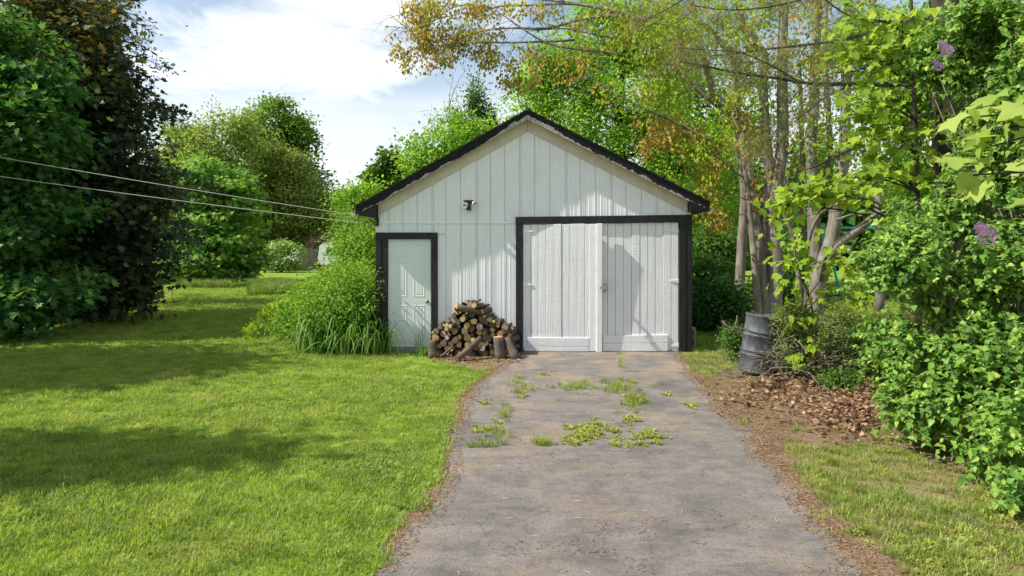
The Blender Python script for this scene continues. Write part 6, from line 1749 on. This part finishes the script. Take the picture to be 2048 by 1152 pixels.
# ------------------------------------------------------------------ lilac
def lilac():
    rng = np.random.default_rng(121)
    base = np.array((4.9, 7.2, 0))
    root = thing('lilac_bush', tuple(base), 'tall leafy lilac bush with a few purple blooms beside the driveway', 'shrub')
    bl = px_blobs(7.4, [(1825, 560, 95, 95, -.2), (1800, 500, 60, 60, 0), (1900, 500, 110, 110, .2), (1980, 600, 110, 130, -.3), (1860, 700, 110, 90, -.4), (1960, 780, 110, 100, -.9), (1850, 800, 85, 62, -.6), (2040, 900, 90, 110, -1.6), (1800, 640, 60, 80, 0), (2010, 420, 100, 110, 0),
                        (2060, 700, 120, 150, -.6), (1985, 310, 60, 80, .4), (1940, 90, 70, 90, .6), (2020, 120, 100, 140, .4), (2060, 260, 90, 120, .2), (1860, 110, 30, 50, .9), (1790, 720, 50, 60, .2), (2030, 1010, 45, 40, -2.2)], 0.9)
    C, O = crown_points(rng, bl, 3300, 0.5, 0.36, 1.9, 0.42)
    tubes = []
    for q in range(120):
        e = C[int(rng.integers(0, len(C)))]
        s = np.array((5.1 + rng.normal() * 0.35, 7.2 + rng.normal() * 0.5, 0))
        tubes.append((smooth_path([s, (s + e) / 2 + np.array((0.25, 0.15, 0.0)) + rng.normal(size=3) * 0.08, e], 9), np.linspace(0.018, 0.004, 9)))
    V, T = tube_arrays(tubes, 5); np_obj('stems', V, T, MAT['bark_twig'], root, smooth=True)
    # leafy shoots: opposite pairs of leaves along short stems that arch outward
    VV, TT, tt, tw = [], [], [], []; nb = 0
    for c, o in zip(C, O):
        L_ = 0.20 + 0.28 * rng.random()
        dr = unit(o * 0.8 + np.array((-0.1, -0.1, 0.45)) + rng.normal(size=3) * 0.35)
        s0 = c - dr * L_ * 0.5; tip = c + dr * L_ * 0.5 + np.array((0, 0, -0.08 * L_))
        sh = smooth_path([s0, c + np.array((0, 0, 0.04)), tip], 6)
        tw.append((sh, np.linspace(0.0035, 0.0015, 6)))
        m = int(5 + 4 * rng.random())
        f = np.linspace(0.25, 1.0, m); P_ = np.stack([np.interp(f * 5, np.arange(6), sh[:, q]) for q in range(3)], 1)
        sd0 = unit(np.cross(dr, rng.normal(size=3))); sd1 = np.cross(dr, sd0)
        clump = rng.normal() * 0.16
        for q in range(m):
            ax = sd0 if q % 2 else sd1
            for sg in (-1, 1):
                tp = unit(ax * sg + dr * 0.45 + np.array((0, 0, -0.55)) + rng.normal(size=3) * 0.25)
                nn = unit(np.array((-0.15, -0.15, 0.75)) + dr * 0.3 + rng.normal(size=3) * 0.35)
                sz = (0.056 + 0.046 * rng.random()) * (1.15 - 0.55 * f[q])
                VV.append((P_[q], nn, tp, sz, 0.5 + clump + 0.2 * rng.normal() + 0.25 * (f[q] - 0.6)))
    A = [np.array([v[k] for v in VV]) for k in range(5)]
    V, T, t = place_leaves(A[0], A[1], A[2], A[3], A[4], HEART)
    np_obj('foliage', V, T, MAT['lf_lilac'], root, {'tint': t})['kind'] = 'stuff'
    V, T = tube_arrays(tw, 3); np_obj('shoots', V, T, MAT['bark_twig'], root)['kind'] = 'stuff'
    # the outermost leaves of the sunlit side, leaf by leaf
    ms = leaf_meshes('lilac_leaf', HEART, MAT['lf_lilac'], rng, 12)
    C2, O2 = crown_points(rng, bl[:10], 2600, 0.9, 0.42, 1.9, 0.5)
    k = (O2[:, 0] < 0.1) & (O2[:, 1] < 0.3); C2, O2 = C2[k][:280], O2[k][:280]
    n = len(C2)
    leaf_objects(C2, unit(np.array((-0.35, -0.3, 0.7)) + rng.normal(size=(n, 3)) * 0.4), unit(O2 * 0.5 + np.array((-0.2, -0.2, -0.7)) + rng.normal(size=(n, 3)) * 0.4), 0.05 + 0.04 * rng.random(n), ms, rng, root)
    # blooms: conical heads of small florets
    for (u, v, d, L_, r) in ((1970, 466, 5.7, 0.20, 0.09), (1891, 97, 6.6, 0.15, 0.066), (1876, 130, 6.8, 0.10, 0.042)):
        c = wp(u, v, d)
        n = 170
        ax = unit(np.array((-0.5, -0.2, 0.45)))
        f = rng.random(n); a = rng.random(n) * 6.283
        B1 = unit(np.cross(ax, (0, 0, 1.0))); B2 = np.cross(ax, B1)
        rad = r * (1 - 0.75 * f) * (0.75 + 0.35 * rng.random(n))
        P = c + ax * ((f - 0.4) * L_)[:, None] + (np.cos(a) * rad)[:, None] * B1 + (np.sin(a) * rad)[:, None] * B2
        Nn = unit(P - (c + ax * ((f - 0.4) * L_)[:, None]))
        VV, TT, tt = [], [], []; base_ = 0
        for q in range(4):   # four petals per floret
            ang = q * 1.571
            X1 = unit(np.cross(Nn, ax)); X2 = np.cross(Nn, X1)
            tip = X1 * math.cos(ang) + X2 * math.sin(ang)
            V, T, t = place_leaves(P, Nn + tip * 0.2, tip, np.full(n, 0.016), 0.5 + 0.3 * rng.normal(size=n), LEAF2)
            VV.append(V); TT.append(T + base_); tt.append(t); base_ += len(V)
        np_obj('bloom', np.concatenate(VV), np.concatenate(TT), MAT['lf_purple'], root, {'tint': np.concatenate(tt)})
lilac()

# ------------------------------------------------------------------ lime maple saplings
def maple_sapling(name, label, stem, sprays, size, seed, n_leaf, leafmat='lf_yellow', r0=0.03, per_parts=150, bark='bark_dark'):
    rng = np.random.default_rng(seed)
    stem = smooth_path(stem, 12); stem[0][2] = -0.02
    base = stem[0] * np.array((1, 1, 0))
    root = thing(name, tuple(base), label, 'tree')
    tubes = [(stem, np.linspace(r0, r0 * 0.35, 12))]
    P, N, T_ = [], [], []
    for (c, ru, rv, n) in sprays:
        k = int(np.argmin(np.linalg.norm(stem - (c - np.array((0, 0, 0.3))), axis=1)))
        path = smooth_path([stem[k], (stem[k] + c) / 2 + np.array((0, 0, 0.10)), c], 8)
        tubes.append((path, np.linspace(r0 * 0.35, 0.004, 8)))
        for i in range(n):
            q = c + np.array((ru * rng.normal() * 0.5, ru * rng.normal() * 0.4, rv * rng.normal() * 0.45))
            s = path[int(rng.integers(4, 8))]
            if i % 3 == 0:
                tubes.append((np.array([s, (s + q) / 2 + np.array((0, 0, 0.03)), q]), (0.004, 0.003, 0.002)))
            P.append(q); N.append(np.array((-0.45, -0.35, 0.75)) + rng.normal(size=3) * 0.33); T_.append(unit(np.array((-0.45, -0.35, -0.65)) + rng.normal(size=3) * 0.45))
    P = np.array(P); N = unit(np.array(N)); T_ = np.array(T_)
    V, T = tube_arrays(tubes, 6); np_obj('trunk', V, T, MAT[bark], root, smooth=True)
    Sz = size * (0.6 + 0.6 * rng.random(len(P)))
    order = np.argsort(P[:, 1])
    a, c = order[:per_parts], order[per_parts:]
    leaf_objects(P[a], N[a], T_[a], Sz[a], leaf_meshes('maple_leaf', MAPLE, MAT[leafmat], rng, 10), rng, root)
    if len(c):
        V, T, t = place_leaves(P[c], N[c], T_[c], Sz[c], 0.5 + 0.22 * rng.normal(size=len(c)), MAPLE)
        np_obj('crown', V, T, MAT[leafmat], root, {'tint': t})['kind'] = 'stuff'
d = 8.8
def sp(u, v, ru, rv, n, dd=8.6):
    return (wp(u, v, dd), ru * dd / F * 1.6, rv * dd / F * 1.6, n)
maple_sapling('maple_sapling', 'slender lime-leaved maple sapling spreading between the grey trunks and lilac', [wp(1838, 650, 9.2) * np.array((1, 1, 0)), wp(1835, 420, 9.2), wp(1832, 280, 9.2), wp(1826, 120, 9.2), wp(1820, -80, 9.2)],
     [sp(1560, 410, 30, 30, 34, 8.2), sp(1600, 385, 34, 26, 40, 8.2), sp(1640, 380, 26, 26, 26, 8.3), sp(1690, 385, 30, 20, 30, 8.3), sp(1670, 360, 26, 16, 20), sp(1730, 360, 40, 30, 40), sp(1770, 330, 40, 34, 44), sp(1720, 300, 26, 24, 20), sp(1750, 260, 40, 30, 44),
      sp(1720, 215, 36, 30, 40), sp(1770, 200, 40, 30, 40), sp(1700, 115, 26, 24, 22), sp(1740, 90, 40, 30, 44), sp(1790, 70, 40, 40, 50), sp(1760, 130, 36, 24, 30), sp(1830, 40, 50, 40, 50), sp(1720, 40, 30, 24, 20), sp(1800, 270, 30, 40, 30), sp(1850, 300, 30, 50, 30, 9.4)],
     0.125, 131, 0, per_parts=200, r0=0.05)
maple_sapling('maple_sapling', 'low yellow-leaved maple sapling growing out of the brush heap', [gp(1632, 745), gp(1632, 745) + np.array((0.0, 0, 0.6)), wp(1620, 600, 10.4), wp(1590, 520, 10.3)],
     [sp(1597, 480, 30, 16, 24, 10.2), sp(1575, 520, 24, 18, 14, 10.2), sp(1560, 560, 16, 20, 10, 10.1), sp(1605, 545, 30, 26, 20, 10.2), sp(1700, 520, 40, 24, 30, 10.3), sp(1740, 540, 40, 26, 24, 10.3), sp(1640, 525, 12, 12, 6, 10.2), sp(1615, 590, 24, 16, 10, 10.1), sp(1690, 590, 36, 20, 16, 10.3), sp(1600, 640, 16, 10, 8, 10.0), sp(1625, 690, 20, 10, 10, 10.0), sp(1600, 715, 12, 12, 6, 9.9), sp(1730, 600, 30, 24, 14, 10.2), sp(1745, 735, 20, 14, 6, 9.6)],
     0.135, 132, 0, per_parts=200, r0=0.022)
maple_sapling('maple_sapling', 'young maple at the frame edge with large pale lobed leaves before the lilac', [np.array((3.05, 3.25, 0)), np.array((3.16, 3.24, 0.9)), np.array((2.98, 3.12, 1.6)), np.array((2.90, 3.17, 2.1)), np.array((2.75, 3.1, 2.9))],
     [(wp(2005, 262, 2.95), 0.05, 0.04, 2), (wp(1955, 300, 3.05), 0.08, 0.08, 3), (wp(1930, 235, 3.1), 0.06, 0.05, 2), (wp(2045, 225, 3.0), 0.08, 0.08, 3), (wp(1940, 350, 3.15), 0.08, 0.10, 3), (wp(1985, 205, 3.2), 0.05, 0.05, 2), (wp(2045, 330, 3.2), 0.12, 0.14, 4), (wp(2090, 200, 3.1), 0.12, 0.12, 6), (wp(2100, 400, 3.2), 0.12, 0.12, 5)],
     0.13, 133, 0, leafmat='lf_pale', r0=0.02, per_parts=200)
# small leafy shrubs on the brush heap
for k, (u, v, d, ru, rv, m, lb) in enumerate([(1592, 640, 10.3, 26, 30, 'lf_brownolive', 'small dull green bush on top of the brush heap beside the drum'), (1680, 660, 11.2, 70, 46, 'lf_brownolive', 'olive scrub bush spreading behind the brush heap'), (1745, 690, 10.6, 40, 50, 'lf_mid', 'green scrub bush between the brush heap and the lilac'),
                                              (1470, 670, 12.0, 14, 16, 'lf_mid', 'little green sprig bush at the drum foot'), (1680, 790, 9.6, 24, 12, 'lf_mid', 'small green plant sprouting from the dead leaf drift')]):
    c = wp(u, v, d); s = d / F
    tree('scrub_bush', lb, (c[0], d, 0), [(c[0], d, 0), (c[0], d, max(0.05, c[2] * 0.5)), (c[0], d, max(0.1, c[2]))], 0.012, 0.006,
         [(c, (ru * s, ru * s * 0.8, rv * s)), (np.array((c[0], d, max(0.12, c[2] * 0.55))), (ru * s * 0.7, ru * s * 0.6, max(0.1, c[2] * 0.45)))], m, 330 if k in (0, 1, 2) else 120, 18, 0.09, 0.045, seed=140 + k, gap=0.36, gscale=2.0, cat='shrub', per_blob=16, bark='bark_twig')
